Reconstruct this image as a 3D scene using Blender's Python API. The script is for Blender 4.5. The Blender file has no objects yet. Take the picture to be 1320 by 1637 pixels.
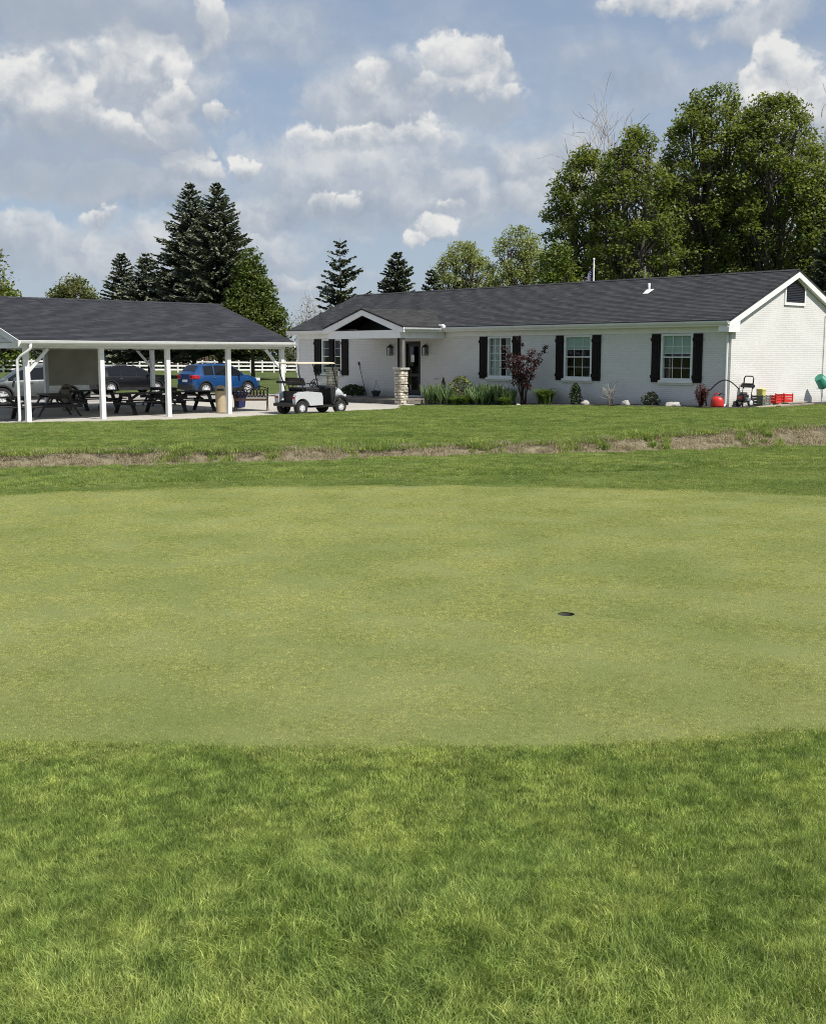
import bpy, bmesh, math, random
import numpy as np
from mathutils import Vector, Matrix, noise as mnoise
from mathutils.geometry import delaunay_2d_cdt

random.seed(7); rng = np.random.default_rng(7)
S = bpy.context.scene
COL = S.collection
PI = math.pi; rad = math.radians

# ------------------------------------------------------------------ camera
F = 1830.0; CX, CY = 660.0, 818.5; HZ = 566.0; CAMZ = 1.85
TH = math.atan((CY - HZ) / F); FH = math.hypot(F, CY - HZ)
cd = bpy.data.cameras.new('camera'); cam = bpy.data.objects.new('camera', cd); COL.objects.link(cam)
cam.location = (0, 0, CAMZ); cam.rotation_euler = (PI / 2 - TH, 0, 0)
cd.sensor_fit = 'HORIZONTAL'; cd.sensor_width = 36; cd.lens = 36 * F / 1320
cd.clip_start = 0.05; cd.clip_end = 6000
S.camera = cam

# ------------------------------------------------------------------ pixels to places
def ray(px, py):
    x = (px - CX) / F; y = (CY - py) / F
    return Vector((x, math.cos(TH) + y * math.sin(TH), -math.sin(TH) + y * math.cos(TH)))
def atz(px, py, z):
    d = ray(px, py); k = (z - CAMZ) / d.z
    return Vector((d.x * k, d.y * k, z))
def aty(px, py, Y):
    d = ray(px, py); k = Y / d.y
    return Vector((d.x * k, Y, CAMZ + d.z * k))

# ------------------------------------------------------------------ sun, sky, exposure
SUN_EL = rad(56); SUN_AZ = math.atan2(0.715, -0.70)          # direction to the sun: right and behind the camera
sdir = Vector((0.70 * math.cos(SUN_EL), -0.715 * math.cos(SUN_EL), math.sin(SUN_EL))).normalized()
sl = bpy.data.lights.new('sun', 'SUN'); sl.energy = 5.0; sl.angle = rad(0.53); sl.color = (1.0, 0.955, 0.88)
so = bpy.data.objects.new('sun', sl); COL.objects.link(so)
so.rotation_euler = (-sdir).to_track_quat('-Z', 'Y').to_euler(); so.location = (30, -30, 60)
S.view_settings.view_transform = 'Standard'; S.view_settings.look = 'None'
S.view_settings.exposure = 0.25; S.view_settings.gamma = 1.0; S.view_settings.use_curve_mapping = False
S.cycles.max_bounces = 8; S.cycles.transparent_max_bounces = 24
S.cycles.diffuse_bounces = 3; S.cycles.glossy_bounces = 3; S.cycles.transmission_bounces = 4
S.cycles.use_denoising = True; S.cycles.denoiser = 'OPENIMAGEDENOISE'; S.cycles.denoising_input_passes = 'RGB_ALBEDO_NORMAL'; S.cycles.denoising_prefilter = 'NONE'; S.cycles.sample_clamp_indirect = 4.0; S.cycles.filter_width = 1.0

class NT:
    """small helper to wire nodes"""
    def __init__(s, tree): s.t = tree; tree.nodes.clear()
    def n(s, kind, **kw):
        nd = s.t.nodes.new(kind)
        for k, v in kw.items(): setattr(nd, k, v)
        return nd
    def put(s, sock, v):
        if v is None: return
        if isinstance(v, bpy.types.NodeSocket): s.t.links.new(v, sock)
        else:
            if hasattr(sock.default_value, '__len__') and not hasattr(v, '__len__'): v = (v,) * len(sock.default_value)
            if hasattr(v, '__len__') and len(v) == 3 and len(sock.default_value) == 4: v = (*v, 1)
            sock.default_value = v
    def m(s, op, a, b=None, c=None, clamp=False):
        nd = s.n('ShaderNodeMath', operation=op, use_clamp=clamp)
        s.put(nd.inputs[0], a); s.put(nd.inputs[1], b); s.put(nd.inputs[2], c)
        return nd.outputs[0]
    def vm(s, op, a, b=None):
        nd = s.n('ShaderNodeVectorMath', operation=op)
        s.put(nd.inputs[0], a); s.put(nd.inputs[1], b)
        return nd.outputs['Value'] if op in ('DOT_PRODUCT', 'LENGTH') else nd.outputs[0]
    def noise(s, vec, scale, detail=3, rough=0.55, col=False, dist=0):
        nd = s.n('ShaderNodeTexNoise'); s.put(nd.inputs['Vector'], vec)
        s.put(nd.inputs['Scale'], scale); s.put(nd.inputs['Detail'], detail); s.put(nd.inputs['Roughness'], rough)
        s.put(nd.inputs['Distortion'], dist)
        return nd.outputs['Color' if col else 'Fac']
    def mr(s, v, a, b, c=0.0, d=1.0, smooth=False):
        nd = s.n('ShaderNodeMapRange', interpolation_type='SMOOTHSTEP' if smooth else 'LINEAR')
        s.put(nd.inputs[0], v); s.put(nd.inputs[1], a); s.put(nd.inputs[2], b); s.put(nd.inputs[3], c); s.put(nd.inputs[4], d)
        return nd.outputs[0]
    def mix(s, f, a, b, mode='MIX'):
        nd = s.n('ShaderNodeMix', data_type='RGBA', blend_type=mode)
        s.put(nd.inputs[0], f); s.put(nd.inputs[6], a); s.put(nd.inputs[7], b)
        return nd.outputs[2]

W = bpy.data.worlds.new('World'); S.world = W; W.use_nodes = True
def build_world():
    g = NT(W.node_tree)
    out = g.n('ShaderNodeOutputWorld')
    sky = g.n('ShaderNodeTexSky', sky_type='NISHITA'); sky.sun_disc = False
    sky.sun_elevation = SUN_EL; sky.sun_rotation = math.atan2(sdir.x, sdir.y)
    sky.air_density = 1.0; sky.dust_density = 1.2; sky.ozone_density = 1.6; sky.altitude = 200
    D = g.n('ShaderNodeTexCoord').outputs['Generated']
    sp = g.n('ShaderNodeSeparateXYZ'); g.put(sp.inputs[0], D)
    az = g.m('ARCTAN2', sp.outputs[0], sp.outputs[1]); el = g.m('ARCSINE', sp.outputs[2])
    # billowing noise on the sky's directions; the second sample, taken towards the sun, gives the lit side
    warp = g.vm('SUBTRACT', g.noise(D, 15, 5, 0.62, True), (0.5, 0.5, 0.5))
    wsc = g.n('ShaderNodeVectorMath', operation='SCALE'); g.put(wsc.inputs[0], warp); wsc.inputs['Scale'].default_value = 0.05
    Dw = g.vm('ADD', D, wsc.outputs[0])
    def bill(v):
        n = g.m('SUBTRACT', g.noise(v, 11, 8, 0.60), 0.5)
        b = g.m('SUBTRACT', 0.15, g.m('ABSOLUTE', g.m('SUBTRACT', g.noise(v, 21, 3, 0.5), 0.5)))
        return g.m('ADD', g.m('MULTIPLY', b, 1.2), g.m('MULTIPLY', n, 1.3))
    n1 = bill(Dw)
    n2 = bill(g.vm('ADD', Dw, tuple(0.02 * c for c in (0.35, -0.1, 0.93))))
    relief = g.m('SUBTRACT', n1, n2)
    av = g.n('ShaderNodeCombineXYZ'); g.put(av.inputs[0], az); g.put(av.inputs[1], el)
    av = g.vm('ADD', av.outputs[0], g.vm('MULTIPLY', wsc.outputs[0], (2.1, 1.3, 0)))
    def blobs(lst):
        dens = None; hh = None
        for (px, py, rx, ry) in lst:
            d = ray(px, py).normalized()
            c = (math.atan2(d.x, d.y), math.asin(d.z), 0)
            q = g.vm('MULTIPLY', g.vm('SUBTRACT', av, c), (F / rx, F / ry, 0))
            s2 = g.n('ShaderNodeSeparateXYZ'); g.put(s2.inputs[0], q)
            # flat bases: the lower half falls off faster
            dn = g.m('MULTIPLY', g.m('MINIMUM', s2.outputs[1], 0), g.m('MINIMUM', s2.outputs[1], 0))
            r2 = g.m('MULTIPLY_ADD', dn, 0.45, g.vm('DOT_PRODUCT', q, q))
            de = g.m('SUBTRACT', 1.0, r2)
            if dens is None: dens, hh = de, s2.outputs[1]
            else:
                k = g.mr(g.m('SUBTRACT', de, dens), -0.25, 0.25)
                hm = g.n('ShaderNodeMix', data_type='FLOAT'); g.put(hm.inputs[0], k); g.put(hm.inputs[2], hh); g.put(hm.inputs[3], s2.outputs[1])
                hh = hm.outputs[0]; dens = g.m('MAXIMUM', dens, de)
        hh = g.m('MULTIPLY', g.m('MAXIMUM', g.m('MINIMUM', hh, 1.0), -1.0), g.mr(dens, -0.9, 0.3, 0, 1, True))
        return g.m('MAXIMUM', dens, -1.5), hh
    crisp = [(30, 150, 95, 60), (95, 175, 80, 62), (170, 120, 75, 62), (235, 100, 60, 62), (265, 165, 55, 50), (150, 205, 130, 36), (345, 45, 36, 62),
             (738, 112, 62, 60), (790, 122, 48, 56), (815, 158, 30, 32), (700, 150, 40, 36), (760, 150, 90, 34),
             (1265, 120, 60, 56), (1215, 150, 52, 46), (1305, 170, 60, 70), (1255, 200, 80, 40),
             (523, 334, 38, 30), (275, 255, 34, 26), (330, 262, 42, 24), (397, 267, 20, 20), (690, 372, 46, 30), (655, 390, 40, 20), (358, 192, 30, 28),
             (600, 213, 135, 26), (165, 335, 66, 22), (1090, 6, 130, 24), (715, 322, 34, 18), (600, 130, 40, 26)]
    soft = [(60, 30, 330, 60), (600, 160, 130, 60), (640, 268, 160, 40), (450, 340, 90, 40),
            (850, 262, 110, 40), (650, 330, 150, 34), (170, 290, 190, 34), (1230, 40, 120, 36), (860, 310, 130, 40), 
            (90, 380, 190, 40), (250, 400, 260, 60), (620, 300, 260, 110), (150, 150, 240, 130), (440, 445, 150, 18), (1290, 250, 110, 60), ]
    dc, hc = blobs(crisp); ds, hs = blobs(soft)
    wid = g.mr(hc, -0.8, 0.4, 1.4, 0.62)                      # sharp tops, ragged soft bases
    ac = g.mr(g.m('MULTIPLY_ADD', n1, 2.0, g.m('SUBTRACT', dc, 0.08)), 0.0, wid, 0, 0.97, True)
    as_ = g.mr(g.m('MULTIPLY_ADD', n1, 1.6, g.m('ADD', ds, 0.12)), 0.0, 1.1, 0, 0.85, True)
    # the same kind of cloud field all round the sky
    fl = g.vm('MULTIPLY', D, (1, 1, 2.6))
    fieldn = g.noise(fl, 4.2, 7, 0.55)
    af = g.mr(fieldn, 0.40, 0.72, 0, 0.72, True)
    alpha = g.m('SUBTRACT', 1.0, g.m('MULTIPLY', g.m('MULTIPLY', g.m('SUBTRACT', 1, ac), g.m('SUBTRACT', 1, as_)), g.m('SUBTRACT', 1, af)))
    lc = g.m('MULTIPLY_ADD', relief, 1.3, g.m('MULTIPLY_ADD', hc, 0.55, 0.62), clamp=True)
    lf = g.m('MULTIPLY_ADD', relief, 0.9, g.m('MULTIPLY_ADD', hs, 0.26, 0.46), clamp=True)
    lm = g.n('ShaderNodeMix', data_type='FLOAT'); g.put(lm.inputs[0], ac); g.put(lm.inputs[2], lf); g.put(lm.inputs[3], lc)
    dg, hg = blobs([(90, 22, 300, 52), (60, 262, 240, 46), (180, 225, 170, 36), (770, 182, 95, 24)])   # grey shaded bases
    ag = g.mr(g.m('MULTIPLY_ADD', n1, 0.9, dg), 0.0, 1.0, 0, 0.78, True)
    ramp = g.n('ShaderNodeValToRGB'); g.put(ramp.inputs[0], lm.outputs[0])
    cr = ramp.color_ramp; cr.elements[0].color = (0.33, 0.385, 0.485, 1); cr.elements[1].color = (0.86, 0.86, 0.845, 1)
    e = cr.elements.new(0.45); e.color = (0.50, 0.545, 0.61, 1)
    # thin pale veil that thickens towards the horizon, as the sky in view does
    bs = g.n('ShaderNodeBackground'); g.put(bs.inputs[0], sky.outputs[0]); bs.inputs[1].default_value = 0.088
    bv = g.n('ShaderNodeBackground'); bv.inputs[0].default_value = (0.425, 0.51, 0.65, 1); bv.inputs[1].default_value = 0.80
    bc = g.n('ShaderNodeBackground'); g.put(bc.inputs[0], g.mix(ag, ramp.outputs[0], (0.40, 0.455, 0.54))); bc.inputs[1].default_value = 0.80
    ms0 = g.n('ShaderNodeMixShader'); g.put(ms0.inputs[0], g.mr(sp.outputs[2], 0.0, 0.5, 0.75, 0.25)); g.put(ms0.inputs[1], bs.outputs[0]); g.put(ms0.inputs[2], bv.outputs[0])
    ms = g.n('ShaderNodeMixShader'); g.put(ms.inputs[0], g.m('MAXIMUM', alpha, ag)); g.put(ms.inputs[1], ms0.outputs[0]); g.put(ms.inputs[2], bc.outputs[0])
    g.put(out.inputs[0], ms.outputs[0])
build_world()
W.cycles.sampling_method = 'MANUAL'; W.cycles.sample_map_resolution = 256

# ------------------------------------------------------------------ materials
MATS = {}
def mk(name, col, rough=0.6, metal=0.0, var=0.12, scale=6.0, bump=0.0, bscale=40.0, col2=None, coat=0.0, spec=0.5, rnd=0.0, detail=4, stretch=None):
    m = bpy.data.materials.new(name); m.use_nodes = True; g = NT(m.node_tree)
    out = g.n('ShaderNodeOutputMaterial'); b = g.n('ShaderNodeBsdfPrincipled')
    tc = g.n('ShaderNodeTexCoord').outputs['Object']
    if stretch: tc = g.vm('MULTIPLY', tc, stretch)
    nz = g.noise(tc, scale, detail, 0.6)
    if col2 is None: col2 = tuple(min(1, c * (1 + var * 2)) for c in col); c1 = tuple(c * (1 - var * 1.5) for c in col)
    else: c1 = col
    c = g.mix(g.mr(nz, 0.3, 0.7), c1, col2)
    if rnd:
        r = g.n('ShaderNodeObjectInfo').outputs['Random']
        hs = g.n('ShaderNodeHueSaturation'); g.put(hs.inputs['Color'], c); g.put(hs.inputs['Value'], g.mr(r, 0, 1, 1 - rnd, 1 + rnd)); c = hs.outputs[0]
    g.put(b.inputs['Base Color'], c); g.put(b.inputs['Roughness'], g.mr(nz, 0.2, 0.8, max(0.02, rough - 0.07), min(1, rough + 0.07)))
    g.put(b.inputs['Metallic'], metal); g.put(b.inputs['Coat Weight'], coat); g.put(b.inputs['Specular IOR Level'], spec)
    if bump:
        bp = g.n('ShaderNodeBump'); g.put(bp.inputs['Height'], g.noise(tc, bscale, 4, 0.6)); bp.inputs['Strength'].default_value = bump; bp.inputs['Distance'].default_value = 0.02
        g.put(b.inputs['Normal'], bp.outputs[0])
    g.put(out.inputs[0], b.outputs[0]); MATS[name] = m
    return m

def mk_brick(name, axis):
    m = bpy.data.materials.new(name); m.use_nodes = True; g = NT(m.node_tree)
    out = g.n('ShaderNodeOutputMaterial'); b = g.n('ShaderNodeBsdfPrincipled')
    o = g.n('ShaderNodeTexCoord').outputs['Object']; s = g.n('ShaderNodeSeparateXYZ'); g.put(s.inputs[0], o)
    c = g.n('ShaderNodeCombineXYZ'); g.put(c.inputs[0], s.outputs[axis]); g.put(c.inputs[1], s.outputs[2])
    br = g.n('ShaderNodeTexBrick'); g.put(br.inputs['Vector'], c.outputs[0])
    br.inputs['Scale'].default_value = 1; br.inputs['Brick Width'].default_value = 0.215; br.inputs['Row Height'].default_value = 0.072
    br.inputs['Mortar Size'].default_value = 0.007; br.inputs['Mortar Smooth'].default_value = 0.5; br.inputs['Bias'].default_value = 0
    br.inputs['Color1'].default_value = (0.665, 0.66, 0.635, 1); br.inputs['Color2'].default_value = (0.72, 0.71, 0.685, 1); br.inputs['Mortar'].default_value = (0.59, 0.585, 0.56, 1)
    nz = g.noise(c.outputs[0], 1.1, 6, 0.65)
    col = g.mix(g.mr(nz, 0.52, 0.75, 0, 0.3), br.outputs[0], (0.58, 0.575, 0.54))
    dz = g.m('ADD', s.outputs[2], g.m('MULTIPLY', g.m('SUBTRACT', g.noise(c.outputs[0], 2.2, 5, 0.7), 0.5), 0.5))
    col = g.mix(g.mr(dz, 0.02, 0.32, 0.55, 0), col, (0.36, 0.33, 0.27))     # splash dirt at the foot of the wall
    g.put(b.inputs['Base Color'], col); b.inputs['Roughness'].default_value = 0.62
    h = g.m('MULTIPLY_ADD', br.outputs['Fac'], -1.0, g.m('MULTIPLY', g.noise(o, 60, 3), 0.35))
    bp = g.n('ShaderNodeBump'); g.put(bp.inputs['Height'], h); bp.inputs['Strength'].default_value = 0.55; bp.inputs['Distance'].default_value = 0.010
    g.put(b.inputs['Normal'], bp.outputs[0]); g.put(out.inputs[0], b.outputs[0]); MATS[name] = m
    return m

def mk_shingle(name, along, across, c1, c2, off, scale, row):
    m = bpy.data.materials.new(name); m.use_nodes = True; g = NT(m.node_tree)
    out = g.n('ShaderNodeOutputMaterial'); b = g.n('ShaderNodeBsdfPrincipled')
    o = g.n('ShaderNodeTexCoord').outputs['Object']; s = g.n('ShaderNodeSeparateXYZ'); g.put(s.inputs[0], o)
    c = g.n('ShaderNodeCombineXYZ'); g.put(c.inputs[0], s.outputs[along]); g.put(c.inputs[1], g.m('MULTIPLY', g.m('SUBTRACT', s.outputs[across], off), scale))
    br = g.n('ShaderNodeTexBrick'); g.put(br.inputs['Vector'], c.outputs[0])
    br.inputs['Scale'].default_value = 1; br.inputs['Brick Width'].default_value = 0.30; br.inputs['Row Height'].default_value = row
    br.inputs['Mortar Size'].default_value = 0.006; br.inputs['Color1'].default_value = (*c1, 1); br.inputs['Color2'].default_value = (*c2, 1)
    br.inputs['Mortar'].default_value = (*c1, 1); br.inputs['Bias'].default_value = -0.1
    nz = g.noise(g.vm('MULTIPLY', c.outputs[0], (2.4, 3.4, 1)), 1.6, 6, 0.75)
    col = g.mix(1.0, br.outputs[0], g.mix(nz, (0.86, 0.865, 0.88), (1.12, 1.115, 1.105)), 'MULTIPLY')
    g.put(b.inputs['Base Color'], col); b.inputs['Roughness'].default_value = 0.9; b.inputs['Specular IOR Level'].default_value = 0.25
    bp = g.n('ShaderNodeBump'); g.put(bp.inputs['Height'], g.noise(o, 120, 2)); bp.inputs['Strength'].default_value = 0.5; bp.inputs['Distance'].default_value = 0.01
    g.put(b.inputs['Normal'], bp.outputs[0]); g.put(out.inputs[0], b.outputs[0]); MATS[name] = m
    return m

def mk_glass(name, tint=(0.86, 0.9, 0.88)):
    m = bpy.data.materials.new(name); m.use_nodes = True; g = NT(m.node_tree)
    out = g.n('ShaderNodeOutputMaterial'); t = g.n('ShaderNodeBsdfTransparent'); t.inputs[0].default_value = (*tint, 1)
    gl = g.n('ShaderNodeBsdfGlossy'); gl.inputs['Roughness'].default_value = 0.015; gl.inputs['Color'].default_value = (0.95, 0.97, 0.97, 1)
    lw = g.n('ShaderNodeLayerWeight'); lw.inputs[0].default_value = 0.5
    mx = g.n('ShaderNodeMixShader'); g.put(mx.inputs[0], g.m('MULTIPLY_ADD', g.m('POWER', lw.outputs['Facing'], 5.0), 0.9, 0.045)); g.put(mx.inputs[1], t.outputs[0]); g.put(mx.inputs[2], gl.outputs[0])
    g.put(out.inputs[0], mx.outputs[0]); MATS[name] = m
    return m

def mk_leaf(name, ca, cb, trans=0.35, attr=True, pscale=0.0, rough=0.55, cdry=None, fine=0.0, con=1.0, dry=0.55):
    """leaf / blade: colour varies by each face group (attribute rnd) and by place"""
    m = bpy.data.materials.new(name); m.use_nodes = True; g = NT(m.node_tree)
    out = g.n('ShaderNodeOutputMaterial')
    r = g.n('ShaderNodeAttribute', attribute_name='rnd').outputs['Fac']
    c = g.mix(r, ca, cb)
    if pscale:
        pos = g.n('ShaderNodeNewGeometry').outputs['Position']
        pn = g.noise(pos, pscale, 5, 0.6)
        c = g.mix(g.mr(pn, 0.32, 0.68), g.mix(1.0, c, tuple(1 - con * k_ for k_ in (0.34, 0.24, 0.34)), 'MULTIPLY'), g.mix(1.0, c, tuple(1 + con * k_ for k_ in (0.25, 0.18, 0.2)), 'MULTIPLY'))
        if cdry:
            pd = g.noise(pos, pscale * 2.3, 4, 0.65)
            c = g.mix(g.mr(pd, 0.5, 0.75, 0, dry), c, cdry)
    if fine:
        fn = g.noise(g.n('ShaderNodeNewGeometry').outputs['Position'], fine, 3, 0.7)
        c = g.mix(1.0, c, g.mix(g.mr(fn, 0.3, 0.7), (0.52, 0.56, 0.5), (1.5, 1.44, 1.5)), 'MULTIPLY')
    b = g.n('ShaderNodeBsdfPrincipled'); g.put(b.inputs['Base Color'], c); b.inputs['Roughness'].default_value = rough; b.inputs['Specular IOR Level'].default_value = 0.3
    t = g.n('ShaderNodeBsdfTranslucent'); g.put(t.inputs[0], g.mix(1.0, c, (1.25, 1.2, 0.6), 'MULTIPLY'))
    mx = g.n('ShaderNodeMixShader'); mx.inputs[0].default_value = trans; g.put(mx.inputs[1], b.outputs[0]); g.put(mx.inputs[2], t.outputs[0])
    g.put(out.inputs[0], mx.outputs[0]); MATS[name] = m
    return m

mk('white_paint', (0.80, 0.795, 0.775), 0.45, var=0.03, scale=3)
mk('white_vinyl', (0.72, 0.73, 0.72), 0.35, var=0.04, scale=2)
mk('post_white', (0.72, 0.73, 0.72), 0.42, var=0.05, scale=2.5)
mk('fence_white', (0.78, 0.78, 0.77), 0.5, var=0.04)
mk('siding_grey', (0.60, 0.615, 0.61), 0.5, var=0.04)
mk('dark_wood', (0.005, 0.004, 0.004), 0.7, spec=0.2, col2=(0.018, 0.013, 0.011), scale=9, stretch=(5, 5, 0.5), bump=0.25, rnd=0.25)
mk('weathered_lit_wood', (0.09, 0.085, 0.075), 0.85, col2=(0.22, 0.21, 0.19), scale=8, stretch=(4, 4, 0.4), bump=0.3)  # weathered grey, made paler to carry the sunlight on that face
mk('dark_ceiling', (0.012, 0.010, 0.009), 0.7)
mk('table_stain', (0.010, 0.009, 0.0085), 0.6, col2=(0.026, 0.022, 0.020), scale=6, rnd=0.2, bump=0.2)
mk('deck_wood', (0.14, 0.125, 0.105), 0.85, col2=(0.26, 0.235, 0.20), scale=6, rnd=0.2)
mk('black_door', (0.010, 0.010, 0.011), 0.35)
mk('black_metal', (0.012, 0.012, 0.013), 0.4)
mk('black_plastic', (0.016, 0.016, 0.017), 0.5)
mk('rubber', (0.018, 0.018, 0.018), 0.85, var=0.2)
mk('alloy', (0.66, 0.67, 0.68), 0.35, metal=0.25)
mk('chrome', (0.75, 0.75, 0.75), 0.15, metal=1.0)
mk('canvas_panel', (0.46, 0.44, 0.36), 0.9, var=0.08, scale=1.5)
mk('blind', (0.36, 0.50, 0.44), 0.7, var=0.03)
mk('blind_rail', (0.68, 0.70, 0.69), 0.5)
mk('curtain_white', (0.60, 0.63, 0.60), 0.8)
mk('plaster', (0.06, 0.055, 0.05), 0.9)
mk('paper', (0.75, 0.76, 0.76), 0.7)
mk('stone', (0.36, 0.32, 0.25), 0.85, col2=(0.72, 0.66, 0.54), scale=3.2, bump=0.5, bscale=22, rnd=0.35)
mk('stone_cap', (0.42, 0.405, 0.36), 0.85, bump=0.3)
mk('mortar', (0.14, 0.13, 0.115), 0.95)
mk('rock', (0.36, 0.35, 0.315), 0.9, var=0.2, scale=9, bump=0.6, bscale=14)
mk('cart_white', (0.49, 0.505, 0.515), 0.28, var=0.006, coat=0.5)
mk('cart_roof', (0.56, 0.50, 0.375), 0.5, var=0.03)
mk('seat_black', (0.012, 0.012, 0.013), 0.45)
mk('tan_plastic', (0.42, 0.335, 0.215), 0.6, var=0.06)
mk('tan_plastic_shade', (0.19, 0.155, 0.105), 0.6)  # the tan bin plastic with shade put into its colour
mk('bench_iron', (0.075, 0.045, 0.032), 0.5)
mk('bench_wood', (0.24, 0.125, 0.07), 0.6, rnd=0.15)
mk('blue_bin', (0.010, 0.018, 0.085), 0.5)
mk('red_plastic', (0.56, 0.030, 0.022), 0.4, var=0.08)
mk('green_plastic', (0.02, 0.20, 0.135), 0.45, var=0.08)
mk('yellow_plastic', (0.60, 0.55, 0.17), 0.5)
mk('grey_plastic', (0.10, 0.12, 0.105), 0.6)
mk('board_wood', (0.20, 0.17, 0.13), 0.85, col2=(0.40, 0.35, 0.28), scale=5, rnd=0.25)
mk('grey_metal', (0.30, 0.31, 0.31), 0.45, metal=0.5)
mk('bark', (0.050, 0.042, 0.034), 0.95, col2=(0.13, 0.11, 0.09), scale=9, bump=0.6, bscale=18)
mk('bark_pale', (0.30, 0.27, 0.235), 0.95, col2=(0.42, 0.38, 0.33), scale=6)
mk('bark_red', (0.05, 0.026, 0.024), 0.9)
mk('flag_blue', (0.018, 0.024, 0.085), 0.8); mk('flag_red', (0.33, 0.02, 0.03), 0.8); mk('flag_white', (0.62, 0.62, 0.62), 0.8)
mk('lens_red', (0.42, 0.012, 0.02), 0.15, coat=0.6); mk('lens_clear', (0.62, 0.64, 0.66), 0.1, coat=0.6)
mk('car_blue', (0.003, 0.042, 0.145), 0.3, coat=0.5, var=0.02); mk('car_black', (0.004, 0.0045, 0.006), 0.35, coat=0.25, spec=0.3, var=0.02)
mk('car_grey', (0.14, 0.158, 0.158), 0.3, metal=0.5, coat=0.6, var=0.02)
mk('car_glass', (0.008, 0.010, 0.012), 0.05, spec=0.45, var=0.0)
mk('terracotta', (0.045, 0.045, 0.05), 0.6)
mk('mulch', (0.016, 0.013, 0.012), 0.95, col2=(0.075, 0.062, 0.055), scale=14, bump=1.0, bscale=30, detail=8)
mk('cup_liner', (0.075, 0.08, 0.065), 0.7)
mk_brick('brick_front', 0); mk_brick('brick_gable', 1)
mk_shingle('shingle_house', 0, 1, (0.028, 0.029, 0.032), (0.058, 0.058, 0.060), -0.42, 4.918 / 4.54, 4.918 / 34); mk_shingle('shingle_pavilion', 1, 0, (0.026, 0.028, 0.034), (0.052, 0.054, 0.062), 0.34, -5.216 / 4.99, 5.216 / 36); mk_shingle('shingle_porch', 1, 0, (0.034, 0.034, 0.036), (0.068, 0.066, 0.065), -13.75, -1.05, 0.1435)
mk_glass('glass')
mk_leaf('leaf_big', (0.078, 0.118, 0.024), (0.225, 0.265, 0.075), 0.45)
mk_leaf('leaf_olive', (0.075, 0.098, 0.028), (0.185, 0.195, 0.072), 0.36)
mk_leaf('leaf_light', (0.17, 0.21, 0.072), (0.33, 0.365, 0.155), 0.42)
mk_leaf('leaf_maple', (0.075, 0.125, 0.018), (0.185, 0.23, 0.05), 0.34)
mk_leaf('leaf_dull', (0.058, 0.095, 0.020), (0.140, 0.178, 0.048), 0.34)
mk_leaf('leaf_pale', (0.16, 0.165, 0.09), (0.26, 0.25, 0.15), 0.3)
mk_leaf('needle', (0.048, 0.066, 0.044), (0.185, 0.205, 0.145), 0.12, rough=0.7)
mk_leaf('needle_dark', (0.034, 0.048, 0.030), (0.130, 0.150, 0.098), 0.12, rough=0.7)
mk_leaf('hedge_dark', (0.018, 0.030, 0.012), (0.055, 0.070, 0.030), 0.2)
mk_leaf('hedge_brown', (0.06, 0.04, 0.035), (0.13, 0.09, 0.075), 0.2)
mk_leaf('leaf_red', (0.028, 0.013, 0.015), (0.095, 0.044, 0.048), 0.25)
mk_leaf('leaf_barberry', (0.055, 0.012, 0.016), (0.17, 0.06, 0.04), 0.25)
mk_leaf('leaf_iris', (0.075, 0.135, 0.055), (0.22, 0.30, 0.14), 0.3)
mk_leaf('leaf_lily', (0.05, 0.105, 0.018), (0.15, 0.215, 0.05), 0.3)
mk_leaf('leaf_golden', (0.085, 0.115, 0.025), (0.20, 0.225, 0.06), 0.3)
mk_leaf('leaf_conifer', (0.030, 0.055, 0.018), (0.085, 0.115, 0.04), 0.15)
mk_leaf('blade_rough', (0.076, 0.154, 0.016), (0.475, 0.555, 0.175), 0.36, pscale=2.6, cdry=(0.36, 0.40, 0.13), fine=12, rough=0.55, dry=0.4)
mk_leaf('blade_green', (0.255, 0.282, 0.076), (0.53, 0.54, 0.21), 0.3, pscale=0.9, cdry=(0.53, 0.485, 0.22), fine=30, con=0.7, dry=0.45)
mk_leaf('blade_lawn', (0.10, 0.170, 0.026), (0.36, 0.43, 0.13), 0.35, pscale=0.8, cdry=(0.34, 0.36, 0.15), fine=5)
mk_leaf('blade_fringe', (0.12, 0.175, 0.035), (0.32, 0.385, 0.12), 0.35, pscale=0.6, cdry=(0.36, 0.36, 0.15), fine=10)
mk_leaf('straw', (0.24, 0.20, 0.13), (0.52, 0.46, 0.32), 0.25)

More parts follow.
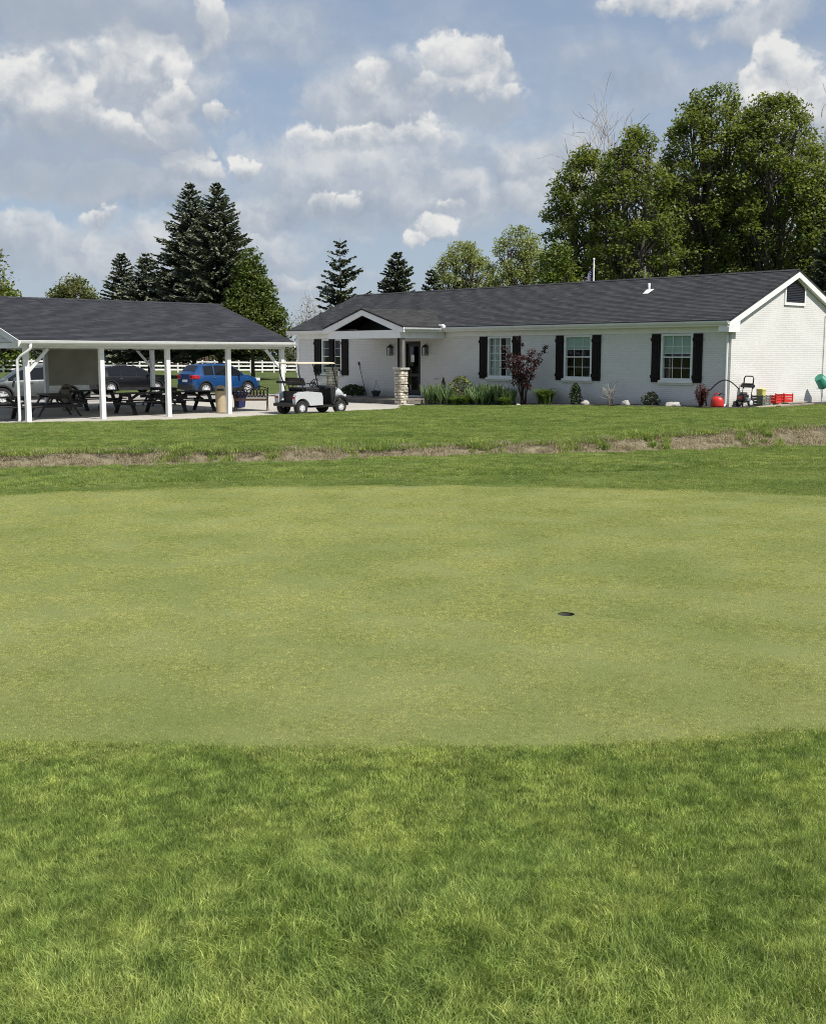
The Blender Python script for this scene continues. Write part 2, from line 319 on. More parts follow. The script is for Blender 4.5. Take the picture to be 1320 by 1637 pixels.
def mk_ground(name, base, base2, soil=None, fine=90.0, big=0.6):
    m = bpy.data.materials.new(name); m.use_nodes = True; g = NT(m.node_tree)
    out = g.n('ShaderNodeOutputMaterial'); b = g.n('ShaderNodeBsdfPrincipled')
    p = g.n('ShaderNodeNewGeometry').outputs['Position']
    n1 = g.noise(p, big, 6, 0.65); n2 = g.noise(p, fine, 3, 0.7)
    c = g.mix(g.mr(n1, 0.3, 0.7), base, base2)
    c = g.mix(1.0, c, g.mix(n2, (0.5, 0.5, 0.5), (1.5, 1.5, 1.5)), 'MULTIPLY')
    if soil:
        a = g.n('ShaderNodeAttribute', attribute_name='soil').outputs['Fac']
        sn = g.noise(p, 7, 6, 0.7)
        c = g.mix(g.mr(g.m('ADD', a, g.m('MULTIPLY', g.m('SUBTRACT', g.noise(p, 3.5, 5, 0.7), 0.5), 1.0)), 0.35, 0.6), c, g.mix(g.mr(sn, 0.35, 0.65), soil, tuple(2.1 * x for x in soil)))
    g.put(b.inputs['Base Color'], c); b.inputs['Roughness'].default_value = 0.95; b.inputs['Specular IOR Level'].default_value = 0.15
    bp = g.n('ShaderNodeBump'); g.put(bp.inputs['Height'], g.noise(p, fine * 0.7, 4, 0.7)); bp.inputs['Strength'].default_value = 0.8; bp.inputs['Distance'].default_value = 0.02
    g.put(b.inputs['Normal'], bp.outputs[0]); g.put(out.inputs[0], b.outputs[0]); MATS[name] = m
mk_ground('ground_lawn', (0.045, 0.066, 0.017), (0.105, 0.132, 0.040), soil=(0.115, 0.10, 0.066), fine=60)
mk_ground('ground_green', (0.17, 0.205, 0.062), (0.24, 0.265, 0.10), fine=140, big=0.9)
mk_ground('ground_fringe', (0.085, 0.125, 0.026), (0.145, 0.185, 0.05), fine=90)
mk_ground('concrete', (0.36, 0.34, 0.30), (0.45, 0.43, 0.385), fine=60, big=0.5)
mk_ground('asphalt', (0.25, 0.235, 0.215), (0.34, 0.32, 0.295), fine=60, big=0.3)

# ------------------------------------------------------------------ mesh builder
class MB:
    def __init__(s): s.v = []; s.f = []
    def add(s, vs, fs):
        k = len(s.v); s.v += [tuple(v) for v in vs]; s.f += [tuple(k + i for i in f) for f in fs]; return s
    def box(s, x0, y0, z0, x1, y1, z1):
        x0, x1 = sorted((x0, x1)); y0, y1 = sorted((y0, y1)); z0, z1 = sorted((z0, z1))
        return s.add([(x0, y0, z0), (x1, y0, z0), (x1, y1, z0), (x0, y1, z0), (x0, y0, z1), (x1, y0, z1), (x1, y1, z1), (x0, y1, z1)],
                     [(0, 3, 2, 1), (4, 5, 6, 7), (0, 1, 5, 4), (1, 2, 6, 5), (2, 3, 7, 6), (3, 0, 4, 7)])
    def bar(s, p, q, w, h, up=(0, 0, 1)):
        p = Vector(p); q = Vector(q); d = (q - p).normalized(); up = Vector(up)
        a = d.cross(up)
        if a.length < 1e-4: a = d.cross(Vector((1, 0, 0)))
        a.normalize(); b = a.cross(d)
        vs = [c + a * (sx * w / 2) + b * (sy * h / 2) for c in (p, q) for sx, sy in ((-1, -1), (1, -1), (1, 1), (-1, 1))]
        return s.add(vs, [(0, 1, 2, 3), (7, 6, 5, 4), (0, 4, 5, 1), (1, 5, 6, 2), (2, 6, 7, 3), (3, 7, 4, 0)])
    def tube(s, pts, r, n=8, cap=True):
        pts = [Vector(p) for p in pts]; m = len(pts); rs = r if hasattr(r, '__len__') else [r] * m
        k = len(s.v); u = None
        for i, p in enumerate(pts):
            d = (pts[min(i + 1, m - 1)] - pts[max(i - 1, 0)]).normalized()
            if u is None: u = d.cross(Vector((0, 0, 1))) if abs(d.z) < 0.95 else d.cross(Vector((1, 0, 0)))
            u = (u - d * u.dot(d)).normalized(); w = d.cross(u)
            for j in range(n):
                a = 2 * PI * j / n; s.v.append(tuple(p + (u * math.cos(a) + w * math.sin(a)) * rs[i]))
        for i in range(m - 1):
            for j in range(n):
                a = k + i * n + j; b = k + i * n + (j + 1) % n
                s.f.append((a, b, b + n, a + n))
        if cap: s.f.append(tuple(k + j for j in reversed(range(n)))); s.f.append(tuple(k + (m - 1) * n + j for j in range(n)))
        return s
    def lathe(s, prof, n=20, M=None, cap=True):
        k = len(s.v)
        for r, z in prof:
            for j in range(n):
                a = 2 * PI * j / n; p = Vector((r * math.cos(a), r * math.sin(a), z)); s.v.append(tuple(M @ p if M else p))
        for i in range(len(prof) - 1):
            for j in range(n):
                a = k + i * n + j; b = k + i * n + (j + 1) % n; s.f.append((a, b, b + n, a + n))
        if cap: s.f.append(tuple(k + j for j in reversed(range(n)))); s.f.append(tuple(k + (len(prof) - 1) * n + j for j in range(n)))
        return s
    def prism(s, poly, vec):
        n = len(poly); vec = Vector(vec); vs = [Vector(p) for p in poly]; vs = vs + [v + vec for v in vs]
        fs = [tuple(range(n)), tuple(reversed(range(n, 2 * n)))] + [(i, (i + 1) % n + 0, (i + 1) % n + n, i + n) for i in range(n)]
        return s.add(vs, [fs[0][::-1], fs[1][::-1]] + fs[2:])
    def mesh(s, name):
        me = bpy.data.meshes.new(name); me.from_pydata(s.v, [], s.f)
        bm = bmesh.new(); bm.from_mesh(me); bmesh.ops.recalc_face_normals(bm, faces=bm.faces); bm.to_mesh(me); bm.free()
        return me
    def build(s, name, mat, parent=None, smooth=False, loc=None, rot=None, bevel=0.0):
        me = s.mesh(name); return link(name, me, mat, parent, smooth, loc, rot, bevel)
def link(name, me, mat, parent=None, smooth=False, loc=None, rot=None, bevel=0.0):
    if mat and not me.materials: me.materials.append(MATS[mat] if isinstance(mat, str) else mat)
    o = bpy.data.objects.new(name, me); COL.objects.link(o); o.parent = parent
    if loc is not None: o.location = loc
    if rot is not None: o.rotation_euler = rot
    if smooth:
        me.polygons.foreach_set('use_smooth', [True] * len(me.polygons))
    if bevel:
        b = o.modifiers.new('bevel', 'BEVEL'); b.width = bevel; b.segments = 2; b.limit_method = 'ANGLE'
    return o
def bx(name, mat, parent, *c, bevel=0.0): return MB().box(*c).build(name, mat, parent, bevel=bevel)
def tag(o, label=None, cat=None, group=None, kind=None):
    if label: o['label'] = label
    if cat: o['category'] = cat
    if group: o['group'] = group
    if kind: o['kind'] = kind
    return o
def thing(name, label, cat, loc=(0, 0, 0), rz=0.0, group=None):
    o = bpy.data.objects.new(name, None); COL.objects.link(o); o.location = loc; o.rotation_euler = (0, 0, rz)
    o.empty_display_size = 0.2
    return tag(o, label, cat, group)
def copy_tree(o, parent=None):
    c = o.copy(); COL.objects.link(c); c.parent = parent
    for ch in list(o.children): copy_tree(ch, c)
    return c
def npmesh(name, V, Fq, mat, rnd=None):
    """mesh from numpy arrays; Fq is (n,3) or (n,4); rnd is a per-face value kept as attribute"""
    me = bpy.data.meshes.new(name); k = Fq.shape[1]
    me.vertices.add(len(V)); me.vertices.foreach_set('co', np.asarray(V, np.float32).ravel())
    me.loops.add(Fq.size); me.loops.foreach_set('vertex_index', Fq.astype(np.int32).ravel())
    me.polygons.add(len(Fq)); me.polygons.foreach_set('loop_start', np.arange(0, Fq.size, k, dtype=np.int32))
    try: me.polygons.foreach_set('loop_total', np.full(len(Fq), k, np.int32))
    except Exception: pass
    if rnd is not None:
        a = me.attributes.new('rnd', 'FLOAT', 'FACE'); a.data.foreach_set('value', np.asarray(rnd, np.float32))
    me.update(calc_edges=True); me.materials.append(MATS[mat]); return me
def sst(a, b, x):
    t = min(1, max(0, (x - a) / (b - a))); return t * t * (3 - 2 * t)

# ------------------------------------------------------------------ layout of the place
C0 = atz(1164, 652, 0.0)                       # near corner of the house
d1 = Vector((-0.679, 0.734, 0)).normalized()   # along the house front, away to the left
d2 = Vector((0.734, 0.679, 0)).normalized()    # into the house
RZ = math.atan2(-d1.y, -d1.x)                  # local X = -d1, local Y = d2
PADZ = -0.265
P0 = atz(46, 675, PADZ)                        # near corner post of the picnic pavilion
def loc_xy(p, o):
    d = Vector((p[0] - o.x, p[1] - o.y, 0)); return (-d.dot(d1), d.dot(d2))
def wor(o, x, y, z=0.0): return Vector((o.x, o.y, 0)) + d1 * (-x) + d2 * y + Vector((0, 0, z))
def hx(px, y=0.0):
    """local X on the house plane local y that shows at pixel column px"""
    k = (px - CX) / FH; b = Vector((C0.x, C0.y, 0)) + d2 * y
    return -((b.x - k * b.y) / (k * d1.y - d1.x))
def hz(px, py, y=0.0):
    p = wor(C0, hx(px, y), y); return aty(px, py, p.y).z
def pix(p):
    v = Vector(p) - Vector((0, 0, CAMZ)); fw = Vector((0, math.cos(TH), -math.sin(TH))); up = Vector((0, math.sin(TH), math.cos(TH)))
    z = v.dot(fw); return (CX + F * v.x / z, CY - F * v.dot(up) / z)

# ------------------------------------------------------------------ ground
def catmull(pts, n=12):
    out = []; m = len(pts)
    for i in range(m):
        p0, p1, p2, p3 = (Vector(pts[(i + k - 1) % m]) for k in range(4))
        for j in range(n):
            t = j / n
            out.append(0.5 * ((2 * p1) + (p2 - p0) * t + (2 * p0 - 5 * p1 + 4 * p2 - p3) * t * t + (3 * p1 - p0 - 3 * p2 + p3) * t ** 3))
    return out
def inside(poly, x, y):
    """even-odd test for arrays x, y"""
    x = np.asarray(x, float); y = np.asarray(y, float); r = np.zeros(x.shape, bool); n = len(poly)
    for i in range(n):
        ax, ay = poly[i][0], poly[i][1]; bx_, by = poly[(i + 1) % n][0], poly[(i + 1) % n][1]
        if ay == by: continue
        c = (ay > y) != (by > y)
        r ^= c & (x < (bx_ - ax) * (y - ay) / (by - ay) + ax)
    return r
GREEN = catmull([(-9.2, 7.4), (-7.2, 5.7), (-4.5, 4.88), (-1.8, 4.70), (-0.5, 4.62), (0.8, 4.65), (1.9, 4.84), (3.6, 4.98), (6, 5.8), (8.0, 7.6), (8.4, 9.8),
                 (7, 11.9), (4.7, 13.25), (2, 14.05), (-0.4, 14.3), (-2.6, 14.0), (-4.7, 13.3), (-7.2, 11.9), (-9.2, 9.6)], 8)
FRINGE = catmull([(-10.2, 8.0), (-8.2, 9.5), (-7.4, 11.0), (-4.0, 12.6), (4.0, 12.4), (7.2, 10.0), (9.5, 8.5), (12.5, 11), (13.5, 16), (12.0, 19.6), (9.0, 18.7), (6.5, 17.7),
                  (4.2, 16.6), (1.5, 15.75), (-0.3, 15.45), (-2.8, 15.0), (-5.0, 14.3), (-8.0, 12.9), (-10.4, 10.6)], 8)
CUP = (0.97, 7.10)
HALF = 24.62                                   # length of the house
# the concrete pad and, beyond, the car park (both seen at pad height)
_e = [atz(20, 678.5, PADZ), atz(120, 678.2, PADZ), atz(220, 677.2, PADZ), atz(340, 673.5, PADZ), atz(460, 667.5, PADZ), atz(560, 661, PADZ), atz(640, 656.0, PADZ)]
PAD = [(p.x, p.y) for p in _e]
PAD += [tuple(wor(C0, -13.7, -2.75)[:2]), tuple(wor(C0, -13.7, -0.2)[:2]), tuple(wor(C0, -25.4, -0.2)[:2]), tuple(wor(C0, -25.8, 6)[:2]), tuple(wor(P0, -12.5, 12.5)[:2]), tuple(wor(P0, -12.5, -3.5)[:2]), tuple(wor(P0, 0.9, -3.5)[:2])]
_f = [atz(478, 630.5, PADZ), atz(300, 627.0, PADZ), atz(-250, 628, PADZ), atz(-420, 648, PADZ)]
LOT = [tuple(wor(P0, -12.5, -3.5)[:2]), tuple(wor(P0, -12.5, 12.5)[:2]), tuple(wor(C0, -25.8, 6)[:2]), (_f[0].x, _f[0].y), (_f[1].x, _f[1].y), (_f[2].x, _f[2].y), (_f[3].x, _f[3].y)]
def yd(x): return 19.7 + 0.31 * x + 0.22 * mnoise.noise(Vector((x * 0.35, 1.3, 0))) + 0.10 * mnoise.noise(Vector((x * 1.4, 7.1, 0)))
def nz2(x, y, s, k=0): return mnoise.noise(Vector((x * s, y * s, k)))
def ground_z(x, y, raw=False):
    t = -((x - C0.x) * -d1.x + (y - C0.y) * -d1.y)
    g = -0.27 * sst(1, 15, t) + (0.3 * sst(-8, -50, x) * sst(70, 100, y) if y > 70 else 0)
    if y > 45: return g - 0.01
    q = y - yd(x)
    zb = 0.14 + 0.17 * sst(1, 8, x) + 0.06 * sst(-1, -6, x)
    near = 0.2 + 0.012 * nz2(x, y, 0.16) + (0.01 * nz2(x, y, 0.4, 3) if y < 4.6 else 0)
    if q < -4: return near
    if q < 0.0:  z = near + (0.07 - near) * sst(-4, -0.2, q) + 0.012 * nz2(x, y, 1.7)
    elif q < 0.45: z = 0.07 + (-0.14 - 0.07) * sst(0, 0.45, q)
    elif q < 0.8: z = -0.14
    else:
        wb = 0.75 + 0.5 * sst(2, 9, x)
        e = 0.8 + wb
        if q < e: z = -0.14 + (zb + 0.14) * sst(0.8, e, q) ** 0.8 + 0.03 * nz2(x, y, 3.1)
        else: z = zb + (g - zb) * sst(e, 18, q) + 0.02 * nz2(x, y, 0.3) * (1 - sst(10, 18, q))
    return z
def axis(stops):
    r = []
    for a, b, st in stops: r += list(np.arange(a, b - 1e-6, st))
    return np.array(r + [stops[-1][1]])
xs = axis([(-2500, -400, 300), (-400, -80, 40), (-80, -28, 4), (-28, -12, 0.7), (-12, 13, 0.2), (13, 30, 0.7), (30, 80, 4), (80, 400, 40), (400, 2500, 300)])
ys = axis([(-120, -10, 20), (-10, 0, 2), (0, 14, 0.4), (14, 27.5, 0.11), (27.5, 48, 0.5), (48, 70, 1.5), (70, 150, 8), (150, 500, 50), (500, 3500, 500)])
GX, GY = np.meshgrid(xs, ys); GZ = np.zeros(GX.shape); SOIL = np.zeros(GX.shape)
for j in range(GX.shape[0]):
    for i in range(GX.shape[1]):
        x, y = GX[j, i], GY[j, i]; GZ[j, i] = ground_z(x, y)
        if 10 < y < 32 and -40 < x < 40:
            q = y - yd(x); wb = 0.75 + 0.5 * sst(2, 9, x)
            SOIL[j, i] = sst(0.1, 0.35, q) * (1 - sst(0.8 + wb - 0.22, 0.8 + wb + 0.05, q))
for poly in (PAD, LOT): GZ[inside(poly, GX, GY)] = PADZ - 0.10
_in = inside(GREEN, GX, GY)
for _a in range(8): _in &= inside(GREEN, GX + 0.5 * math.cos(_a * PI / 4), GY + 0.5 * math.sin(_a * PI / 4))
GZ[_in] -= 0.16
nx = len(xs); ny = len(ys); idx = np.arange(nx * ny).reshape(ny, nx)
FQ = np.stack([idx[:-1, :-1], idx[:-1, 1:], idx[1:, 1:], idx[1:, :-1]], -1).reshape(-1, 4)
me = npmesh('lawn', np.stack([GX, GY, GZ], -1).reshape(-1, 3), FQ, 'ground_lawn')
a = me.attributes.new('soil', 'FLOAT', 'POINT'); a.data.foreach_set('value', SOIL.astype(np.float32).ravel())
me.polygons.foreach_set('use_smooth', [True] * len(me.polygons))
tag(link('lawn', me, None), 'mown lawn and rough running from the foreground past the ditch to the house', 'lawn', kind='structure')

def sheet(name, poly, mat, zfun, step, holes=(), label=None):
    pts = [Vector((p[0], p[1])) for p in poly]; n = len(pts)
    edges = [(i, (i + 1) % n) for i in range(n)]
    for hx_, hy_, hr in holes:
        k = len(pts); m = 20
        pts += [Vector((hx_ + hr * math.cos(2 * PI * i / m), hy_ + hr * math.sin(2 * PI * i / m))) for i in range(m)]
        edges += [(k + i, k + (i + 1) % m) for i in range(m)]
    ax = np.array([p.x for p in pts[:n]]); ay = np.array([p.y for p in pts[:n]])
    gx, gy = np.meshgrid(np.arange(ax.min(), ax.max(), step), np.arange(ay.min(), ay.max(), step)); gx = gx.ravel() + rng.uniform(-.1, .1, gx.size) * step; gy = gy.ravel()
    ok = inside(poly, gx, gy)
    for hx_, hy_, hr in holes: ok &= np.hypot(gx - hx_, gy - hy_) > hr * 1.6
    if name != 'mulch_bed':
        cn_ = Vector((ax.mean(), ay.mean())); pts += [p + (cn_ - p).normalized() * 0.05 for p in pts[:n]]
    pts += [Vector((x, y)) for x, y in zip(gx[ok], gy[ok])]
    v, e, f, *_ = delaunay_2d_cdt(pts, edges, [], 0, 1e-5)
    V = [(p.x, p.y, zfun(p.x, p.y) - (0.016 if i < n and name != 'mulch_bed' else 0)) for i, p in enumerate(v)]
    cen = np.array([[sum(v[i].x for i in t) / 3, sum(v[i].y for i in t) / 3] for t in f])
    ok = inside(poly, cen[:, 0], cen[:, 1])
    for hx_, hy_, hr in holes: ok &= np.hypot(cen[:, 0] - hx_, cen[:, 1] - hy_) > hr * 0.99
    f = [t if (v[t[1]] - v[t[0]]).cross(v[t[2]] - v[t[0]]) > 0 else t[::-1] for t, k in zip(f, ok) if k]
    me = bpy.data.meshes.new(name); me.from_pydata(V, [], f)
    o = link(name, me, mat, smooth=True); return tag(o, label, name.replace('_', ' ').split()[-1], kind='structure')
sheet('fringe', FRINGE, 'ground_fringe', lambda x, y: ground_z(x, y) + 0.006, 0.5, label='collar of short grass behind the putting green')
sheet('putting_green', GREEN, 'ground_green', lambda x, y: ground_z(x, y) + 0.012, 0.3, holes=[(CUP[0], CUP[1], 0.054)], label='closely mown pale putting green with one hole')
def slab(name, poly, z, th, mat, label):
    n = len(poly); m = MB(); m.prism([(p[0], p[1], z) for p in poly], (0, 0, -th)); o = m.build(name, mat); return tag(o, label, name.split('_')[-1], kind='structure')
slab('car_park', LOT, PADZ - 0.012, 0.3, 'asphalt', 'pale worn car park surface behind the pavilion')
slab('concrete_pad', PAD, PADZ, 0.3, 'concrete', 'pale concrete pad under the pavilion and the golf cart')

# golf hole
t = thing('golf_hole', 'small dark cup sunk in the putting green', 'hole', (CUP[0], CUP[1], ground_z(*CUP) + 0.012))
n = 24; m = MB(); k = []
for r, z in ((0.0538, -0.004), (0.0536, -0.10)):
    k.append(len(m.v)); m.v += [(r * math.cos(2 * PI * i / n), r * math.sin(2 * PI * i / n), z) for i in range(n)]
m.f += [(k[0] + i, k[0] + (i + 1) % n, k[1] + (i + 1) % n, k[1] + i) for i in range(n)] + [tuple(k[1] + i for i in range(n))]
m.build('cup_liner', 'cup_liner', t)

# ------------------------------------------------------------------ grass
def blades(n, R, hmin, hmax, w, lean, seg=3, square=False, wind=(0.0, 0.0)):
    """n curved blades scattered on a disc of radius R; returns V, F, rnd"""
    if square: px = rng.uniform(-R, R, n); py = rng.uniform(-R, R, n)
    else:
        r = R * np.sqrt(rng.random(n)); a = rng.uniform(0, 2 * PI, n); px = r * np.cos(a); py = r * np.sin(a)
    h = rng.uniform(hmin, hmax, n); az = rng.uniform(0, 2 * PI, n); ln = np.abs(rng.normal(0.35, 0.35, n)) * lean
    dx = np.cos(az) * ln + wind[0]; dy = np.sin(az) * ln + wind[1]
    fa = rng.uniform(0, 2 * PI, n); wx = np.cos(fa) * w * rng.uniform(.6, 1.3, n) / 2; wy = np.sin(fa) * w * rng.uniform(.6, 1.3, n) / 2
    V = []; ts = np.linspace(0, 1, seg + 1)
    for t in ts:
        cx = px + dx * h * t * t; cy = py + dy * h * t * t; cz = h * (t - 0.28 * np.hypot(dx, dy) * t * t) - 0.004
        ww = (1 - t) ** 0.6 if t < 1 else 0.02
        V.append(np.stack([cx - wx * ww, cy - wy * ww, cz], -1)); V.append(np.stack([cx + wx * ww, cy + wy * ww, cz], -1))
    V = np.stack(V, 1).reshape(-1, 3); base = (np.arange(n) * (2 * (seg + 1)))[:, None]
    Fs = np.concatenate([base + np.array([[2 * k, 2 * k + 1, 2 * k + 3, 2 * k + 2]]) for k in range(seg)], 1).reshape(-1, 4)
    rn = np.clip(rng.beta(1.1, 1.3, n), 0, 1)
    if hmax < 0.03: rn = np.clip(rn * 0.5 + 0.25 + 0.9 * np.array([nz2(a_, b_, 38, 2) + 0.6 * nz2(a_, b_, 85, 5) for a_, b_ in zip(px, py)]), 0, 1)
    rn = np.repeat(rn, seg)
    return V, Fs, rn
def gn_scatter(name, P, scale, mesh_objs, label, cat):
    """one object whose vertices carry patches of blades"""
    me = bpy.data.meshes.new(name); me.vertices.add(len(P)); me.vertices.foreach_set('co', np.asarray(P, np.float32).ravel())
    a = me.attributes.new('sz', 'FLOAT', 'POINT'); a.data.foreach_set('value', np.asarray(scale, np.float32))
    a = me.attributes.new('rz', 'FLOAT', 'POINT'); a.data.foreach_set('value', rng.uniform(0, 2 * PI, len(P)).astype(np.float32))
    a = me.attributes.new('pick', 'INT', 'POINT'); a.data.foreach_set('value', rng.integers(0, len(mesh_objs), len(P)).astype(np.int32))
    o = bpy.data.objects.new(name, me); COL.objects.link(o); tag(o, label, cat, kind='stuff')
    ng = bpy.data.node_groups.new(name, 'GeometryNodeTree')
    ng.interface.new_socket('Geometry', in_out='INPUT', socket_type='NodeSocketGeometry'); ng.interface.new_socket('Geometry', in_out='OUTPUT', socket_type='NodeSocketGeometry')
    N = ng.nodes; L = ng.links; gi = N.new('NodeGroupInput'); go = N.new('NodeGroupOutput')
    jn = N.new('GeometryNodeGeometryToInstance')
    for ob in reversed(mesh_objs):
        oi = N.new('GeometryNodeObjectInfo'); oi.inputs['Object'].default_value = ob; L.new(oi.outputs['Geometry'], jn.inputs[0])
    def attr(nm, ty):
        nd = N.new('GeometryNodeInputNamedAttribute'); nd.data_type = ty; nd.inputs[0].default_value = nm; return nd.outputs[0]
    iop = N.new('GeometryNodeInstanceOnPoints'); L.new(gi.outputs[0], iop.inputs['Points']); L.new(jn.outputs[0], iop.inputs['Instance'])
    iop.inputs['Pick Instance'].default_value = True; L.new(attr('pick', 'INT'), iop.inputs['Instance Index'])
    cx = N.new('ShaderNodeCombineXYZ'); L.new(attr('rz', 'FLOAT'), cx.inputs[2]); L.new(cx.outputs[0], iop.inputs['Rotation'])
    L.new(attr('sz', 'FLOAT'), iop.inputs['Scale']); L.new(iop.outputs[0], go.inputs[0])
    md = o.modifiers.new('scatter', 'NODES'); md.node_group = ng
    return o
def patch_objs(name, k, mat, *args, **kw):
    r = []
    for i in range(k):
        V, Fs, rn = blades(*args, **kw); me = npmesh(name, V, Fs, mat, rn); r.append(bpy.data.objects.new(name, me))
    return r
def edge_dist_ok(poly, x, y, m):
    ok = np.ones(len(x), bool)
    for dx, dy in ((m, 0), (-m, 0), (0, m), (0, -m)): ok &= ~inside(poly, x + dx, y + dy)
    return ok
def gz(x, y, d=0.0): return np.array([ground_z(a, b) + d for a, b in zip(x, y)])
def jit(x0, x1, y0, y1, st):
    gx, gy = np.meshgrid(np.arange(x0, x1, st), np.arange(y0, y1, st)); gx = gx.ravel(); gy = gy.ravel()
    return gx + rng.uniform(-.6, .6, gx.size) * st, gy + rng.uniform(-.6, .6, gy.size) * st
# foreground rough: long soft blades, leaning in gusty patches
near = []
for w in ((0.10, 0.05), (0.35, 0.2), (0.65, 0.3), (0.2, 0.6), (0.0, 0.0)):
    near += patch_objs('grass_patch', 1, 'blade_rough', 460, 0.14, 0.018, 0.058, 0.0037, 1.35, 3, wind=w)
x, y = jit(-5.2, 5.2, 1.2, 5.4, 0.085); ok = ~(inside(GREEN, x, y + 0.03) & inside(GREEN, x, y - 0.10)); x, y = x[ok], y[ok]
hh = np.array([0.72 + 0.55 * nz2(a, b, 1.6, 5) + 0.25 * nz2(a, b, 5, 9) for a, b in zip(x, y)]) * (1.12 - 0.58 * np.clip((y - 3.0) / 0.9, 0, 1))
o = gn_scatter('rough_grass', np.stack([x, y, gz(x, y)], -1), np.clip(hh, np.where(y < 3.4, 0.78, 0.36), 1.6), near, 'long soft rough grass in the foreground', 'grass')
sp = patch_objs('short_patch', 4, 'blade_rough', 420, 0.12, 0.012, 0.034, 0.0036, 1.3, 2)
x, y = jit(-5.2, 5.2, 3.1, 5.4, 0.085); ok = ~(inside(GREEN, x, y + 0.03) & inside(GREEN, x, y - 0.06)); x, y = x[ok], y[ok]
gn_scatter('first_cut_grass', np.stack([x, y, gz(x, y)], -1), rng.uniform(0.7, 1.1, len(x)), sp, 'shorter first cut of grass in front of the putting green', 'grass')
# putting green: very short dense blades
gp = patch_objs('turf_patch', 4, 'blade_green', 5200, 0.27, 0.004, 0.011, 0.0032, 1.6, 1)
x, y = jit(-9.5, 8.8, 4.6, 14.5, 0.30); ok = ~edge_dist_ok([p for p in GREEN], x, y, 0.0) & (np.hypot(x - CUP[0], y - CUP[1]) > 0.335)
ok &= inside(GREEN, x, y - 0.03) & inside(GREEN, x, y + 0.05); x, y = x[ok], y[ok]
ring = [(CUP[0] + 0.335 * math.cos(a), CUP[1] + 0.335 * math.sin(a)) for a in np.linspace(0, 2 * PI, 9)[:-1]]
x = np.append(x, [p[0] for p in ring]); y = np.append(y, [p[1] for p in ring])
gn_scatter('green_turf', np.stack([x, y, gz(x, y, 0.013)], -1), np.full(len(x), 1.0), gp, 'very short dense turf of the putting green', 'grass')
# fringe
fp = patch_objs('collar_patch', 3, 'blade_fringe', 1700, 0.30, 0.010, 0.026, 0.006, 1.4, 1)
x, y = jit(-10, 13.5, 8, 19.8, 0.33); ok = inside(FRINGE, x, y + 0.1) & ~(inside(GREEN, x, y + 0.10)); x, y = x[ok], y[ok]
gn_scatter('fringe_turf', np.stack([x, y, gz(x, y, 0.004)], -1), np.full(len(x), 1.0), fp, 'short collar turf beyond the putting green', 'grass')
# rough before the ditch, and the lawn up to the house
rp = patch_objs('lawn_patch', 5, 'blade_lawn', 420, 0.24, 0.03, 0.075, 0.009, 1.3, 2, wind=(0.2, 0.1))
x, y = jit(-13, 18, 5.0, 33, 0.19)
q = np.array([b - yd(a) for a, b in zip(x, y)]); wbv = np.array([0.75 + 0.5 * sst(2, 9, a) for a in x])
ok = ~inside(FRINGE, x, y + 0.05) & ~inside(GREEN, x, y) & ((q < 0.02) | (q > 0.8 + wbv - 0.1)) & (y > 12) & (q < 6.4)
xx, yy = x[ok], y[ok]
x, y = jit(-17, 26, 20, 52, 0.30); q = np.array([b - yd(a) for a, b in zip(x, y)])
lx = -((x - C0.x) * d1.x + (y - C0.y) * d1.y); ly = (x - C0.x) * d2.x + (y - C0.y) * d2.y
ok = (q > 6) & ~inside(PAD, x, y + 0.25) & ~inside(PAD, x, y) & ~inside(LOT, x, y) & ~((lx < 0.7) & (ly > -1.0 - 0.1 * np.minimum(-lx, 13)) & (lx > -15)) & ~((lx > -30) & (lx < 1) & (ly > -0.2)) & ~((lx >= 0) & (lx < 1.0) & (ly > -0.6))
xx = np.append(xx, x[ok]); yy = np.append(yy, y[ok])
sc = np.array([0.72 + 0.35 * nz2(a, b, 0.8, 2) for a, b in zip(xx, yy)]); qq = np.array([b - yd(a) for a, b in zip(xx, yy)])
wq = np.array([0.8 + 0.75 + 0.5 * sst(2, 9, a) for a in xx]); sc = np.where((qq > 1.2) & (qq < 2.2), sc * 1.3, sc); sc = np.where(np.abs(qq - wq) < 0.2, sc * 1.25, sc); sc = np.where(qq > 4, sc * 1.15, sc)
gn_scatter('lawn_grass', np.stack([xx, yy, gz(xx, yy)], -1), sc, rp, 'mown lawn grass between the ditch and the house', 'grass')
# the eroded ditch bank: straw and weeds
stp = patch_objs('straw_patch', 4, 'straw', 60, 0.16, 0.04, 0.13, 0.009, 2.6, 2)
x = rng.uniform(-13, 16, 3000); wbv = np.array([0.75 + 0.5 * sst(2, 9, a) for a in x]); q = rng.uniform(0.05, 1.0, 3000) * (0.8 + wbv); y = np.array([yd(a) for a in x]) + q
gn_scatter('dry_straw', np.stack([x, y, gz(x, y, 0.005)], -1), rng.uniform(0.5, 1.1, 3000), stp, 'dry straw and dead stems on the eroded ditch bank', 'straw')
wp = patch_objs('weed_patch', 4, 'blade_rough', 90, 0.12, 0.07, 0.24, 0.012, 1.3, 3)
x = rng.uniform(-13, 16, 2600); q = rng.uniform(0.3, 2.2, 2600); y = np.array([yd(a) for a in x]) + q
ok = np.array([nz2(a, b, 0.9, 11) + 0.35 * nz2(a, b, 2.6, 4) for a, b in zip(x, y)]) > 0.13; x, y = x[ok], y[ok]
gn_scatter('bank_weeds', np.stack([x, y, gz(x, y)], -1), rng.uniform(0.4, 0.95, len(x)), wp, 'green weeds and tall grass on the ditch bank', 'weeds')

